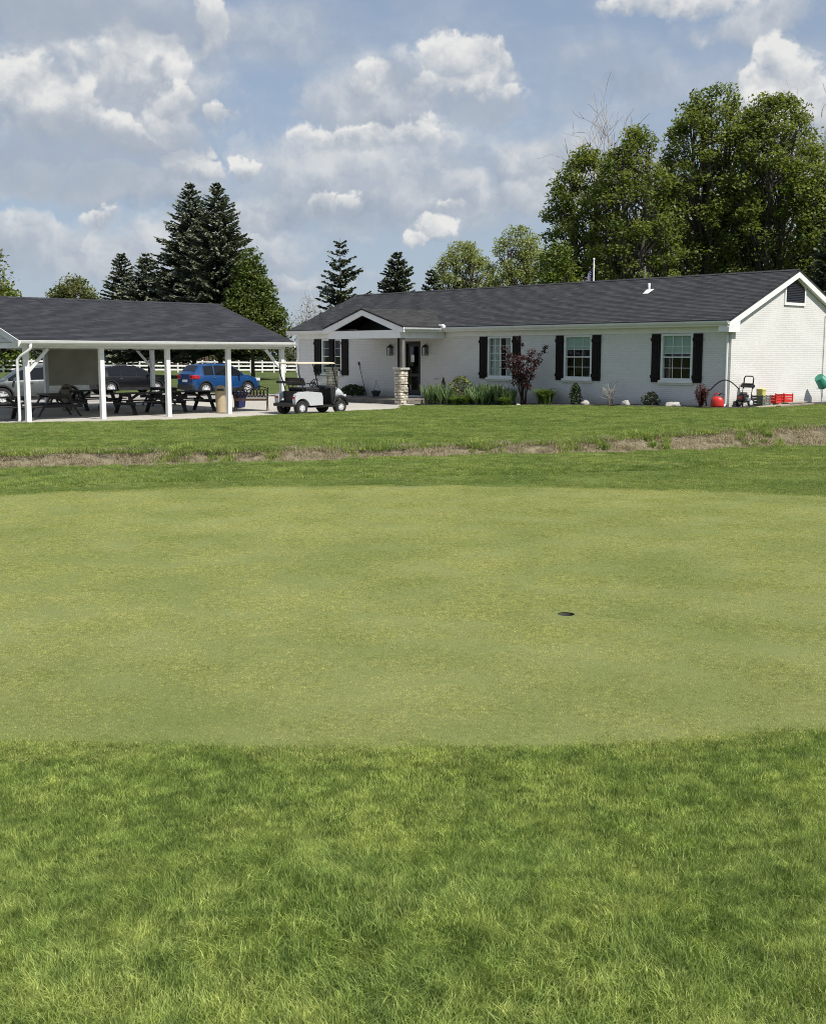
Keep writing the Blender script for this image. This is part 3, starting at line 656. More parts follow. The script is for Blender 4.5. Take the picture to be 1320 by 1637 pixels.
# ------------------------------------------------------------------ the house
def roof_slope(name, mat, parent, a, b, c, d, e=0.145):
    """shingled slope; a,b eave ends, d,c ridge ends (a under d, b under c); every course a thin lapped step"""
    a, b, c, d = map(Vector, (a, b, c, d)); n = (b - a).cross(d - a).normalized()
    if n.z < 0: n = -n
    L = ((d - a).length + (c - b).length) / 2; k = max(2, round(L / e)); m = MB()
    for i in range(k):
        t0, t1 = i / k, (i + 1) / k
        p, q = a.lerp(d, t0) + n * 0.015, b.lerp(c, t0) + n * 0.015
        r, s_ = b.lerp(c, t1) + n * 0.006, a.lerp(d, t1) + n * 0.006
        m.add([p, q, r, s_, a.lerp(d, t0) + n * 0.002, b.lerp(c, t0) + n * 0.002], [(0, 1, 2, 3), (4, 5, 1, 0)])
    m.add([a, b, c, d, a - n * 0.05, b - n * 0.05, c - n * 0.05, d - n * 0.05], [(4, 7, 6, 5), (0, 4, 5, 1), (1, 5, 6, 2), (3, 2, 6, 7), (0, 3, 7, 4)])
    return m.build(name, mat, parent)
def wall_holes(name, mat, parent, x0, x1, z0, z1, y0, y1, holes):
    xs_ = sorted({x0, x1, *[h[0] for h in holes], *[h[1] for h in holes]}); zs = sorted({z0, z1, *[h[2] for h in holes], *[h[3] for h in holes]})
    m = MB(); bm = bmesh.new(); vd = {}
    def vv(*p):
        if p not in vd: vd[p] = bm.verts.new(p)
        return vd[p]
    solid = {}
    for i in range(len(xs_) - 1):
        for j in range(len(zs) - 1):
            cx, cz = (xs_[i] + xs_[i + 1]) / 2, (zs[j] + zs[j + 1]) / 2
            solid[i, j] = not any(h[0] < cx < h[1] and h[2] < cz < h[3] for h in holes)
    for (i, j), sl_ in solid.items():
        if not sl_: continue
        X0, X1, Z0, Z1 = xs_[i], xs_[i + 1], zs[j], zs[j + 1]
        bm.faces.new([vv(X0, y0, Z0), vv(X1, y0, Z0), vv(X1, y0, Z1), vv(X0, y0, Z1)])
        bm.faces.new([vv(X0, y1, Z1), vv(X1, y1, Z1), vv(X1, y1, Z0), vv(X0, y1, Z0)])
        for di, dj, e1, e2 in ((-1, 0, (X0, Z0), (X0, Z1)), (1, 0, (X1, Z1), (X1, Z0)), (0, -1, (X1, Z0), (X0, Z0)), (0, 1, (X0, Z1), (X1, Z1))):
            if not solid.get((i + di, j + dj), False):
                bm.faces.new([vv(e1[0], y0, e1[1]), vv(e2[0], y0, e2[1]), vv(e2[0], y1, e2[1]), vv(e1[0], y1, e1[1])])
    bmesh.ops.recalc_face_normals(bm, faces=bm.faces); me = bpy.data.meshes.new(name); bm.to_mesh(me); bm.free()
    return link(name, me, mat, parent)

HS = thing('ranch_house', 'long low white brick ranch house with dark shingle roof and black shutters', 'house', (C0.x, C0.y, 0), RZ)
HL, HD, HR = -HALF, 8.24, 4.12            # length, depth, ridge line
EZ, RZT = 2.98, 4.90; EY = -0.42; SL = (RZT - EZ) / (HR - EY)
W4 = (hx(1057), hx(1107)); W3 = (hx(902), hx(946)); W2 = (hx(780), hx(819)); W1 = (hx(515), hx(546)); DR = (hx(648), hx(672))
WZ0, WZ1 = 0.92, 2.57
holes = [(W4[0], W4[1], WZ0, WZ1), (W3[0], W3[1], WZ0, WZ1), (W2[0], W2[1], 0.90, WZ1), (W1[0], W1[1], 0.92, WZ1), (DR[0], DR[1], 0.02, 2.42)]
wall_holes('front_wall', 'brick_front', HS, HL, 0, -0.6, 2.95, 0, 0.22, holes)
tri = lambda x: [(x, 0.223, -0.6), (x, HD - 0.22, -0.6), (x, HD - 0.22, EZ - 0.03), (x, HR, RZT - 0.13), (x, 0.223, EZ + (0.223 - EY) * SL - 0.13)]
# gable wall runs to the outer corner in front of the front wall's end
g0 = [(0, 0.003, -0.6), (0, HD, -0.6), (0, HD, EZ - 0.10), (0, HR, RZT - 0.10), (0, 0.003, EZ - EY * SL - 0.10)]
MB().prism([(0.02 + p[0], p[1], p[2]) for p in g0], (-0.22, 0, 0)).build('gable_wall', 'brick_gable', HS)
MB().prism([(HL - 0.02 + p[0], p[1], p[2]) for p in g0], (0.22, 0, 0)).build('far_gable_wall', 'brick_gable', HS)
bx('back_wall', 'brick_front', HS, HL + 0.23, HD - 0.2, -0.6, -0.23, HD - 0.01, 2.9)
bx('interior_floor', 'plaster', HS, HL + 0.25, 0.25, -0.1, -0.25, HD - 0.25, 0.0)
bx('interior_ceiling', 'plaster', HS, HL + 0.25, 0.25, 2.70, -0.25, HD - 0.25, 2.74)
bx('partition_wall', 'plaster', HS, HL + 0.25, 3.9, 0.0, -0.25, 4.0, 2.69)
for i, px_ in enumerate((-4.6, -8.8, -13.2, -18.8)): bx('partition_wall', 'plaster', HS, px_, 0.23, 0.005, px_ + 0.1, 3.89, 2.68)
# roof
x0, x1 = HL - 0.28, 0.20
roof_slope('roof_slope', 'shingle_house', HS, (x0, EY, EZ + 0.03), (x1, EY, EZ + 0.03), (x1, HR, RZT), (x0, HR, RZT))
roof_slope('roof_slope', 'shingle_house', HS, (x1, 2 * HR - EY, EZ + 0.03), (x0, 2 * HR - EY, EZ + 0.03), (x0, HR, RZT), (x1, HR, RZT))
m = MB(); kx = x0
while kx < x1 - 0.02:
    e = min(kx + 0.24, x1 + 0.01)
    m.add([(kx, HR - 0.15, RZT - 0.035), (e, HR - 0.15, RZT - 0.028), (e, HR, RZT + 0.04), (kx, HR, RZT + 0.032), (e, HR + 0.15, RZT - 0.028), (kx, HR + 0.15, RZT - 0.035)], [(0, 1, 2, 3), (3, 2, 4, 5)]); kx = e
m.build('ridge_cap', 'shingle_house', HS)
# eaves: soffit, frieze, gutter
PXL, PXR, PY = -18.80, -14.03, -2.67      # porch: left, right, front line
for (a, b) in ((HL - 0.25, PXL - 0.02), (PXR + 0.02, 0.02)):
    bx('soffit', 'white_paint', HS, a, EY + 0.03, 2.80, b, -0.035, 2.815)
    bx('frieze_board', 'white_paint', HS, a + (0.25 if a < -20 else 0), -0.03, 2.60, b, -0.002, 2.797)
def gutter(name, parent, x0, x1, y, z, inv=1, mat='white_vinyl'):
    pr = [(0, 0), (-0.075, 0.0), (-0.095, 0.03), (-0.12, 0.07), (-0.125, 0.11), (-0.108, 0.11), (-0.10, 0.075), (-0.07, 0.015), (-0.008, 0.015), (-0.008, 0.11), (0, 0.11)]
    return MB().prism([(x0, y + a, z + b) for a, b in pr], (x1 - x0, 0, 0)).build(name, mat, parent)
gutter('gutter', HS, PXR + 0.10, 0.17, EY + 0.005, EZ - 0.11); gutter('gutter', HS, x0 + 0.02, PXL - 0.18, EY + 0.005, EZ - 0.11)
bx('fascia', 'white_paint', HS, PXR + 0.02, EY + 0.006, EZ - 0.165, 0.02, EY + 0.028, EZ - 0.0)
bx('fascia', 'white_paint', HS, HL - 0.25, EY + 0.006, EZ - 0.165, PXL - 0.02, EY + 0.028, EZ - 0.0)
# rake boards and the boxed return at the near corner
for X, sx in ((0.045, 1), (HL - 0.045, -1)):
    for s_ in (1, -1):
        ye = EY if s_ > 0 else 2 * HR - EY
        p = [(X, ye, EZ - 0.02), (X, HR, RZT - 0.025), (X, HR, RZT - 0.28), (X, ye, EZ - 0.27)]
        MB().prism(p, (sx * 0.14, 0, 0)).build('rake_board', 'white_paint', HS)
MB().prism([(0.048, EY - 0.02, 2.60), (0.048, 0.26, 2.60), (0.048, 0.26, 2.98), (0.048, EY - 0.02, 2.78)], (0.13, 0, 0)).build('eave_return', 'white_paint', HS)
bx('eave_return', 'white_paint', HS, -0.24, EY - 0.005, 2.62, 0.047, 0.0, 2.799)
m = MB(); m.tube([(-0.10, -0.34, 2.90), (-0.10, -0.34, 2.78), (-0.10, -0.06, 2.55), (-0.10, -0.055, 2.4), (-0.10, -0.055, 0.12), (-0.10, -0.15, 0.05)], 0.042, 8)
m.build('downspout', 'white_vinyl', HS)
bx('corner_board', 'white_paint', HS, HL - 0.03, -0.035, -0.4, HL + 0.16, -0.001, 2.60)
# gutter rain cap where the porch meets the house
m = MB(); m.box(PXR + 0.02, EY - 0.16, EZ - 0.02, PXR + 0.42, EY + 0.02, EZ + 0.09); m.box(PXR + 0.10, EY - 0.13, EZ + 0.09, PXR + 0.34, EY - 0.0, EZ + 0.14); m.build('gutter_guard', 'white_vinyl', HS, bevel=0.015)

def window(x0, x1, z0, z1, kind, blind=0.0):
    w = bpy.data.objects.new('window', None); COL.objects.link(w); w.parent = HS; w.empty_display_size = 0.1
    f = 0.075; y = -0.03
    m = MB(); m.box(x0 - 0.01, y, z0 - 0.01, x0 + f, 0.10, z1); m.box(x1 - f, y, z0 - 0.01, x1 + 0.01, 0.10, z1); m.box(x0 + f, y, z1 - 0.07, x1 - f, 0.10, z1); m.box(x0 + f, y, z0 - 0.01, x1 - f, 0.10, z0 + 0.07)
    m.build('frame', 'white_vinyl', w)
    MB().box(x0 - 0.06, -0.10, z0 - 0.09, x1 + 0.06, -0.004, z0 - 0.012).build('sill', 'white_paint', w)
    MB().box(x0 - 0.08, -0.06, z0 - 0.16, x1 + 0.08, -0.002, z0 - 0.092).build('brick_sill', 'brick_front', w)
    ix0, ix1, iz0, iz1 = x0 + f, x1 - f, z0 + 0.07, z1 - 0.07
    if kind == 'hung':
        zm = (iz0 + iz1) / 2
        MB().box(ix0, -0.012, zm - 0.022, ix1, 0.06, zm + 0.022).build('meeting_rail', 'white_vinyl', w)
        parts_ = [(ix0, ix1, iz0, zm - 0.022), (ix0, ix1, zm + 0.022, iz1)]; nc, nr = 3, 2
    else:
        xm = (ix0 + ix1) / 2
        MB().box(xm - 0.022, -0.012, iz0, xm + 0.022, 0.06, iz1).build('meeting_stile', 'white_vinyl', w)
        parts_ = [(ix0, xm - 0.022, iz0, iz1), (xm + 0.022, ix1, iz0, iz1)]; nc, nr = 2, 5
    for (a, b, c, d) in parts_:
        MB().add([(a, 0.043, c), (b, 0.043, c), (b, 0.043, d), (a, 0.043, d)], [(0, 1, 2, 3)]).build('pane', 'glass', w)
        m = MB()
        for k in range(1, nc): m.box(a + (b - a) * k / nc - 0.009, 0.026, c, a + (b - a) * k / nc + 0.009, 0.038, d)
        for k in range(1, nr): m.box(a, 0.028, c + (d - c) * k / nr - 0.008, b, 0.0365, c + (d - c) * k / nr + 0.008)
        m.build('muntin', 'white_vinyl', w)
    if blind:
        zb = iz1 - (iz1 - iz0) * blind
        MB().box(ix0 + 0.01, 0.075, zb, ix1 - 0.01, 0.085, iz1 + 0.03).build('blind', 'blind', w); MB().box(ix0 + 0.01, 0.07, zb - 0.03, ix1 - 0.01, 0.095, zb).build('blind_rail', 'blind_rail', w)
    return w
window(*W4, WZ0, WZ1, 'hung', 0.40); window(*W3, WZ0, WZ1, 'hung', 0.30)
w2 = window(*W2, 0.90, WZ1, 'slider')
m = MB(); n = 26
for a, b in ((W2[0] + 0.08, W2[0] + 0.55), (W2[1] - 0.5, W2[1] - 0.08)):
    for i in range(n): 
        xa = a + (b - a) * i / n; xb = a + (b - a) * (i + 1) / n
        m.add([(xa, 0.16 + 0.03 * (i % 2), 0.9), (xb, 0.16 + 0.03 * ((i + 1) % 2), 0.9), (xb, 0.16 + 0.03 * ((i + 1) % 2), 2.5), (xa, 0.16 + 0.03 * (i % 2), 2.5)], [(0, 1, 2, 3)])
m.build('curtain', 'curtain_white', w2)
window(*W1, 0.92, WZ1, 'hung', 0.0)
def shutter(x0, x1, z0, z1):
    s_ = bpy.data.objects.new('shutter', None); COL.objects.link(s_); s_.parent = HS; s_.empty_display_size = 0.1
    n = 3; w = (x1 - x0) / n
    for i in range(n): MB().box(x0 + w * i + 0.006, -0.050 - 0.003 * (i % 2), z0, x0 + w * (i + 1) - 0.006, -0.004, z1).build('plank', 'dark_wood', s_)
    for z in (z0 + 0.14, z1 - 0.26): MB().box(x0 - 0.015, -0.080, z, x1 + 0.015, -0.0545, z + 0.12).build('batten', 'dark_wood', s_)
for a, b in ((1042, 1056), (1108.5, 1123), (889, 901.5), (947, 960.5), (767, 779.5), (820, 832), (503, 514), (547, 557)): shutter(hx(a), hx(b), 0.84, 2.575)

# front door
dr = bpy.data.objects.new('front_door', None); COL.objects.link(dr); dr.parent = HS
a, b = DR
m = MB(); m.box(a, 0.0, 0.02, a + 0.06, 0.14, 2.42); m.box(b - 0.06, 0.0, 0.02, b, 0.14, 2.42); m.box(a + 0.06, 0.0, 2.32, b - 0.06, 0.14, 2.42); m.build('frame', 'black_door', dr)
m = MB(); a += 0.062; b -= 0.062
for c in ((a, 0.06, 0.05, a + 0.11, 0.10, 2.31), (b - 0.11, 0.06, 0.05, b, 0.10, 2.31), (a + 0.11, 0.06, 2.19, b - 0.11, 0.10, 2.31), (a + 0.11, 0.06, 0.05, b - 0.11, 0.10, 0.27), (a + 0.11, 0.062, 0.86, b - 0.11, 0.098, 0.98)): m.box(*c)
m.build('leaf_frame', 'black_door', dr)
bx('pane', 'glass', dr, a + 0.11, 0.078, 0.27, b - 0.11, 0.084, 0.86); bx('pane', 'glass', dr, a + 0.11, 0.078, 0.98, b - 0.11, 0.084, 2.19)
bx('paper_notice', 'paper', dr, a + 0.22, 0.070, 1.50, a + 0.44, 0.074, 1.82)
m = MB(); m.tube([(a + 0.055, 0.055, 0.98), (a + 0.055, 0.01, 1.0), (a + 0.055, 0.01, 1.18), (a + 0.055, 0.055, 1.2)], 0.012, 6); m.build('handle', 'chrome', dr)
bx('threshold', 'white_paint', HS, DR[0] - 0.05, -0.10, -0.06, DR[1] + 0.05, 0.14, 0.018)

# wall lanterns by the door
def lantern(x, z):
    l = bpy.data.objects.new('wall_lantern', None); COL.objects.link(l); l.parent = HS; l.location = (x, -0.14, z)
    m = MB(); w = 0.085
    for sx in (-1, 1):
        for sy in (-1, 1): m.box(sx * w - 0.01, sy * w - 0.01, -0.2, sx * w + 0.01, sy * w + 0.01, 0.12)
    m.box(-w - 0.02, -w - 0.02, -0.225, w + 0.02, w + 0.02, -0.2); m.box(-w - 0.02, -w - 0.02, 0.12, w + 0.02, w + 0.02, 0.145)
    m.add([(-w, -w, 0.145), (w, -w, 0.145), (w, w, 0.145), (-w, w, 0.145), (-.03, -.03, 0.24), (.03, -.03, 0.24), (.03, .03, 0.24), (-.03, .03, 0.24)], [(0, 1, 5, 4), (1, 2, 6, 5), (2, 3, 7, 6), (3, 0, 4, 7), (4, 5, 6, 7)])
    m.box(-0.05, 0.09, -0.16, 0.05, 0.136, 0.2); m.tube([(0, 0.11, 0.16), (0, 0.08, 0.26), (0, 0.03, 0.27), (0, 0, 0.235)], 0.012, 6)
    m.build('cage', 'black_metal', l)
    MB().box(-w + 0.012, -w + 0.012, -0.198, w - 0.012, w - 0.012, 0.118).build('lamp_glass', 'glass', l)
lantern(hx(626.5), 2.02); lantern(hx(682.5), 2.02)
bx('meter_box', 'white_paint', HS, hx(540), -0.14, 0.80, hx(546), -0.002, 1.05)
m = MB(); m.tube([(hx(697), -0.01, 0.78), (hx(697), -0.14, 0.78), (hx(700), -0.2, 0.78), (hx(706), -0.2, 0.78)], 0.018, 6); m.build('hose_tap', 'grey_metal', HS)

# gable vent: pentagon of dark louvres in a white frame
gv = bpy.data.objects.new('gable_vent', None); COL.objects.link(gv); gv.parent = HS; gv.location = (0.021, HR, 0)
vw, zb, zs, zt = 0.66, 3.72, 4.27, 4.60
m = MB()
outer = [(0, -vw - 0.08, zb - 0.10), (0, vw + 0.08, zb - 0.10), (0, vw + 0.08, zs + 0.06), (0, 0, zt + 0.10), (0, -vw - 0.08, zs + 0.06)]
inner = [(0, -vw, zb), (0, vw, zb), (0, vw, zs), (0, 0, zt), (0, -vw, zs)]
for i in range(5):
    j = (i + 1) % 5; m.prism([outer[i], outer[j], inner[j], inner[i]], (0.05, 0, 0))
m.build('frame', 'white_paint', gv)
k = 0; z = zb + 0.02
while z < zt - 0.06:
    hw = vw if z + 0.05 < zs else vw * (zt - z - 0.055) / (zt - zs)
    if hw > 0.05: MB().add([(0.035, -hw, z), (0.035, hw, z), (0.006, hw, z + 0.075), (0.006, -hw, z + 0.075), (0.042, -hw, z + 0.004), (0.042, hw, z + 0.004), (0.013, hw, z + 0.079), (0.013, -hw, z + 0.079)], [(0, 1, 2, 3), (4, 7, 6, 5), (0, 4, 5, 1), (2, 6, 7, 3)]).build('louvre_slat', 'black_door', gv)
    z += 0.062
MB().prism(inner, (0.004, 0, 0)).build('screen', 'black_plastic', gv)

# plumbing vent on the roof
vx = hx(1034.5, 2.6); vy = 2.6; vz = EZ + (vy - EY) * SL
m = MB(); m.tube([(vx, vy, vz - 0.1), (vx, vy, vz + 0.34)], 0.045, 10); m.build('vent_pipe', 'white_vinyl', HS, smooth=True)
m = MB(); m.add([(vx - 0.12, vy - 0.25, vz - 0.25 * SL + 0.04), (vx + 0.12, vy - 0.25, vz - 0.25 * SL + 0.04), (vx + 0.12, vy + 0.18, vz + 0.18 * SL + 0.05), (vx - 0.12, vy + 0.18, vz + 0.18 * SL + 0.05), (vx - .07, vy - .07, vz + .1), (vx + .07, vy - .07, vz + .1), (vx + .07, vy + .07, vz + .12), (vx - .07, vy + .07, vz + .12)], [(0, 1, 5, 4), (1, 2, 6, 5), (2, 3, 7, 6), (3, 0, 4, 7), (3, 2, 1, 0), (4, 5, 6, 7)]); m.build('vent_flashing', 'white_vinyl', HS)

# ---- porch
PM = (PXL + PXR) / 2; PZ = 3.78; yM = EY + (PZ - EZ) / SL; ov = 0.30
roof_slope('porch_roof_slope', 'shingle_porch', HS, (PXR + ov, PY - 0.1, EZ + 0.015), (PXR + ov, EY - 0.01, EZ + 0.035), (PM, yM + 0.1, PZ + 0.045), (PM, PY - 0.1, PZ + 0.02))
roof_slope('porch_roof_slope', 'shingle_porch', HS, (PXL - ov, EY - 0.01, EZ + 0.035), (PXL - ov, PY - 0.1, EZ + 0.015), (PM, PY - 0.1, PZ + 0.02), (PM, yM + 0.1, PZ + 0.045))
ps = (PZ - EZ) / (PXR + ov - PM)
for s_ in (1, -1):
    xe = PM + s_ * (PXR + ov - PM)
    MB().prism([(xe, PY - 0.065, EZ - 0.02), (PM, PY - 0.065, PZ - 0.03), (PM, PY - 0.065, PZ - 0.27), (xe - s_ * 0.35, PY - 0.065, EZ - 0.02 - 0.26 + 0.35 * ps * 0.55), (xe, PY - 0.065, EZ - 0.22)], (0, 0.065, 0)).build('porch_rake_board', 'white_paint', HS)
bx('porch_beam', 'white_paint', HS, PXL, PY + 0.002, 2.52, PXR, PY + 0.16, 2.86)
for X in (PXL + 0.001, PXR - 0.161): bx('porch_side_beam', 'white_paint', HS, X, PY + 0.163, 2.525, X + 0.16, -0.034, 2.90)
MB().prism([(PXL + 0.17, PY + 1.0, 2.64), (PXR - 0.17, PY + 1.0, 2.64), (PM, PY + 1.0, PZ - 0.10)], (0, 0.03, 0)).build('gable_shade_panel', 'dark_ceiling', HS)  # dark sheet standing in for the shade inside the open gable
MB().lathe([(0.08, 0.0), (0.08, 0.05), (0.05, 0.06)], 12, Matrix.Translation((PM, PY + 0.99, 3.50)) @ Matrix.Rotation(PI / 2, 4, 'X')).build('gable_light', 'grey_metal', HS)
bx('porch_ceiling', 'dark_ceiling', HS, PXL + 0.165, PY + 0.165, 2.60, PXR - 0.165, -0.035, 2.63)
pr = MB().prism([(PXR + 0.245 + a, PY - 0.05, EZ - 0.125 + b) for a, b in [(0, 0), (0.07, 0), (0.1, 0.04), (0.12, 0.1), (0.10, 0.1), (0.08, 0.05), (0.06, 0.015), (0.008, 0.015), (0.008, 0.1), (0, 0.1)]], (0, EY - PY - 0.12, 0)); pr.build('porch_gutter', 'white_vinyl', HS)
bx('porch_side_fascia', 'white_paint', HS, PXR + 0.195, PY + 0.0, 2.79, PXR + 0.244, EY - 0.02, EZ - 0.03); bx('porch_soffit', 'white_paint', HS, PXR + 0.002, PY + 0.0, 2.79, PXR + 0.193, EY - 0.02, 2.81)
bx('porch_side_fascia', 'white_paint', HS, PXL - 0.244, PY + 0.0, 2.79, PXL - 0.195, EY - 0.02, EZ - 0.03); bx('porch_soffit', 'white_paint', HS, PXL - 0.193, PY + 0.0, 2.79, PXL - 0.002, EY - 0.02, 2.81)
pr = MB().prism([(PXL - 0.245 - a, PY - 0.05, EZ - 0.125 + b) for a, b in [(0, 0), (0.07, 0), (0.1, 0.04), (0.12, 0.1), (0.10, 0.1), (0.08, 0.05), (0.06, 0.015), (0.008, 0.015), (0.008, 0.1), (0, 0.1)]], (0, EY - PY - 0.12, 0)); pr.build('porch_gutter', 'white_vinyl', HS)
# porch deck of boards on the concrete
DZ = -0.075
for i in range(15):
    y0 = -2.42 + i * 0.158; bx('deck_board', 'deck_wood', HS, PXL - 0.05, y0, DZ - 0.035, PXR + 0.12, y0 + 0.15, DZ)
bx('deck_edge_board', 'deck_wood', HS, PXL - 0.04, -2.41, PADZ + 0.003, PXR + 0.11, -2.36, DZ - 0.037)
bx('deck_edge_board', 'deck_wood', HS, PXR + 0.06, -2.355, PADZ + 0.003, PXR + 0.11, -0.1, DZ - 0.037)
# posts on stacked stone piers
for k, X in enumerate((hx(641, -2.52), hx(530.5, -2.52))):
    Y = -2.52; b0 = -0.30
    sc_ = bpy.data.objects.new('stone_pier', None); COL.objects.link(sc_); sc_.parent = HS; sc_.location = (X, Y, 0); sc_.scale = (0.84, 0.84, 1.0); sc_['label'] = 'pier of stacked tan ledge stones with pale cap'
    MB().box(-0.21, -0.21, b0, 0.21, 0.21, 1.20).build('core', 'mortar', sc_)
    z = b0; row = 0
    while z < 1.16:
        h = min(random.uniform(0.085, 0.15), 1.19 - z); 
        if h < 0.03: break
        for side in range(4):
            u = -0.245 if side % 2 == row % 2 else -0.215; end = 0.245 if side % 2 == row % 2 else 0.215
            while u < end - 0.01:
                L = random.uniform(0.14, 0.30); L = end - u if end - u - L < 0.09 else L
                dep = random.uniform(0.235, 0.285); g_ = 0.008
                pts = [(u + g_, -dep + random.uniform(0, .02), z + g_ + random.uniform(0, .006)), (u + L - g_, -dep + random.uniform(0, .03), z + g_ + random.uniform(0, .006)), (u + L - g_, -0.2, z + g_), (u + g_, -0.2, z + g_)]
                top = [(p[0] + random.uniform(-.004, .004), p[1] + random.uniform(0, .015), z + h - g_ + (random.uniform(-.012, .0) if i < 2 else 0)) for i, p in enumerate(pts)]
                M = Matrix.Rotation(side * PI / 2, 4, 'Z'); al = [M @ Vector(p) for p in pts + top]
                MB().add(al, [(0, 3, 2, 1), (4, 5, 6, 7), (0, 1, 5, 4), (1, 2, 6, 5), (2, 3, 7, 6), (3, 0, 4, 7)]).build('stone', 'stone', sc_, bevel=0.014)
                u += L
        z += h; row += 1
    MB().box(-0.31, -0.31, 1.20, 0.31, 0.31, 1.285).build('cap', 'stone_cap', sc_, bevel=0.015)
    if k == 0:
        bx('porch_post', 'dark_wood', HS, X - 0.15, Y - 0.07, 1.286, X - 0.01, Y + 0.07, 2.518); bx('porch_post', 'weathered_lit_wood', HS, X + 0.0, Y - 0.07, 1.286, X + 0.14, Y + 0.07, 2.518)  # pale half: weathering plus the sunlit face of the post put into colour
    else:
        bx('porch_post', 'dark_wood', HS, X - 0.14, Y - 0.07, 1.286, X - 0.002, Y + 0.07, 2.518); bx('porch_post', 'dark_wood', HS, X + 0.002, Y - 0.068, 1.286, X + 0.14, Y + 0.068, 2.518)

# mulch bed along the front and the near corner
bed = [(-13.75, -2.6), (-12.0, -2.25), (-9.0, -1.6), (-5.0, -1.15), (-1.0, -1.0), (0.55, -0.85), (0.9, 0.2), (0.95, 7.5), (0.03, 7.5), (0.03, 0.0), (-13.75, 0.0)]
bw = [wor(C0, *p) for p in bed]
sheet('mulch_bed', [(p.x, p.y) for p in bw], 'mulch', lambda x, y: ground_z(x, y) + 0.03 + 0.025 * nz2(x, y, 2.3) + 0.012 * nz2(x, y, 9), 0.14, label='dark mulch bed along the house front')

# ------------------------------------------------------------------ the picnic pavilion
PV = thing('picnic_pavilion', 'open white picnic pavilion with dark shingle roof on posts', 'pavilion', (P0.x, P0.y, PADZ), RZ)
PW, PL = -9.3, 9.8; PH = 2.30; bayy = (0, 2.55, 5.0, 7.45, 9.8); PR = -PADZ + 3.80 - 0.0; PE = 2.55; ovp = 0.34
for X in (0, PW):
    for i, Y in enumerate(bayy):
        MB().box(X - 0.075, Y - 0.075, 0, X + 0.075, Y + 0.075, PH - 0.002).build('post', 'post_white', PV)
    bx('beam', 'post_white', PV, X - 0.09, -0.10, PH, X + 0.09, PL + 0.10, PH + 0.22)
for Y in (0.0, PL):
    bx('end_beam', 'post_white', PV, PW + 0.092, Y - 0.09, PH + 0.002, -0.092, Y + 0.09, PH + 0.18)
for Y in (2.55, 5.0, 7.45): bx('tie_beam', 'post_white', PV, PW + 0.092, Y - 0.05, PH + 0.06, -0.092, Y + 0.05, PH + 0.20)
for X in (0, PW):
    for (Y, s_) in ((0, 1), (PL, -1)):
        MB().bar((X, Y + s_ * 0.06, PH - 0.72), (X, Y + s_ * 0.72, PH - 0.02), 0.07, 0.09).build('knee_brace', 'post_white', PV)
XM = PW / 2; RH = CAMZ * 0 + 4.07
roof_slope('roof_slope', 'shingle_pavilion', PV, (ovp, -0.35, PE), (ovp, PL + 0.35, PE), (XM, PL + 0.35, RH), (XM, -0.35, RH))
roof_slope('roof_slope', 'shingle_pavilion', PV, (PW - ovp, PL + 0.35, PE), (PW - ovp, -0.35, PE), (XM, -0.35, RH), (XM, PL + 0.35, RH))
psl = (RH - PE) / (ovp - XM)
m = MB(); ky = -0.36
while ky < PL + 0.34:
    e = min(ky + 0.25, PL + 0.36); m.add([(XM - 0.15, ky, RH - 0.03), (XM - 0.15, e, RH - 0.024), (XM, e, RH + 0.04), (XM, ky, RH + 0.032), (XM + 0.15, e, RH - 0.024), (XM + 0.15, ky, RH - 0.03)], [(0, 1, 2, 3), (3, 2, 4, 5)]); ky = e
m.build('ridge_cap', 'shingle_pavilion', PV)
for Y, s_ in ((-0.35, -1), (PL + 0.35, 1)):
    for (xe, q) in ((ovp, 1), (PW - ovp, -1)):
        MB().prism([(xe, Y, PE - 0.005), (XM, Y, RH - 0.03), (XM, Y, RH - 0.25), (xe, Y, PE - 0.20)], (0, s_ * 0.035, 0)).build('rake_board', 'siding_grey' if s_ < 0 else 'white_paint', PV)
# soffit and fascia gutter along the front
for X, s_ in ((ovp, 1), (PW - ovp, -1)):
    bx('fascia', 'white_paint', PV, X, -0.345, PE - 0.17, X - s_ * 0.03, PL + 0.345, PE - 0.01)
    bx('soffit', 'white_paint', PV, X - s_ * 0.035, -0.33, PE - 0.17, X - s_ * 0.24, PL + 0.33, PE - 0.155)
MB().prism([(ovp + 0.002 + a, -0.33, PE - 0.125 + b) for a, b in [(0, 0), (0.07, 0), (0.1, 0.04), (0.12, 0.105), (0.105, 0.105), (0.085, 0.05), (0.06, 0.015), (0.008, 0.015), (0.008, 0.105), (0, 0.105)]], (0, PL + 0.66, 0)).build('gutter', 'white_vinyl', PV)
# lap siding in the gable ends
for Y, s_ in ((-0.10, -1), (PL + 0.10, 1)):
    z = PH + 0.19; i = 0
    while z < RH - 0.34:
        def hw(zz): return (RH - 0.10 - zz) / psl
        h0, h1 = hw(z), hw(min(z + 0.125, RH - 0.2))
        MB().prism([(XM - h0, Y + s_ * 0.04, z), (XM + h0, Y + s_ * 0.04, z), (XM + h1, Y, z + 0.125), (XM - h1, Y, z + 0.125)], (0, -s_ * 0.02, 0)).build('siding_board', 'siding_grey', PV); z += 0.118
bx('ceiling', 'siding_grey', PV, PW + 0.1, -0.07, PH + 0.185, -0.1, PL + 0.07, PH + 0.20)
m = MB(); m.tube([(ovp + 0.06, 0.0, PE - 0.12), (ovp + 0.06, -0.02, PE - 0.26), (ovp - 0.02, -0.10, PE - 0.36), (0.14, -0.26, PE - 0.50), (0.08, -0.32, PE - 0.62), (0.08, -0.32, 0.12), (0.10, -0.36, 0.03)], 0.045, 8)
m.build('downspout', 'white_vinyl', PV, smooth=True)
bx('wind_screen', 'canvas_panel', PV, PW - 0.02, bayy[2] + 0.08, 0.86, PW + 0.02, bayy[3] - 0.08, PH - 0.003)
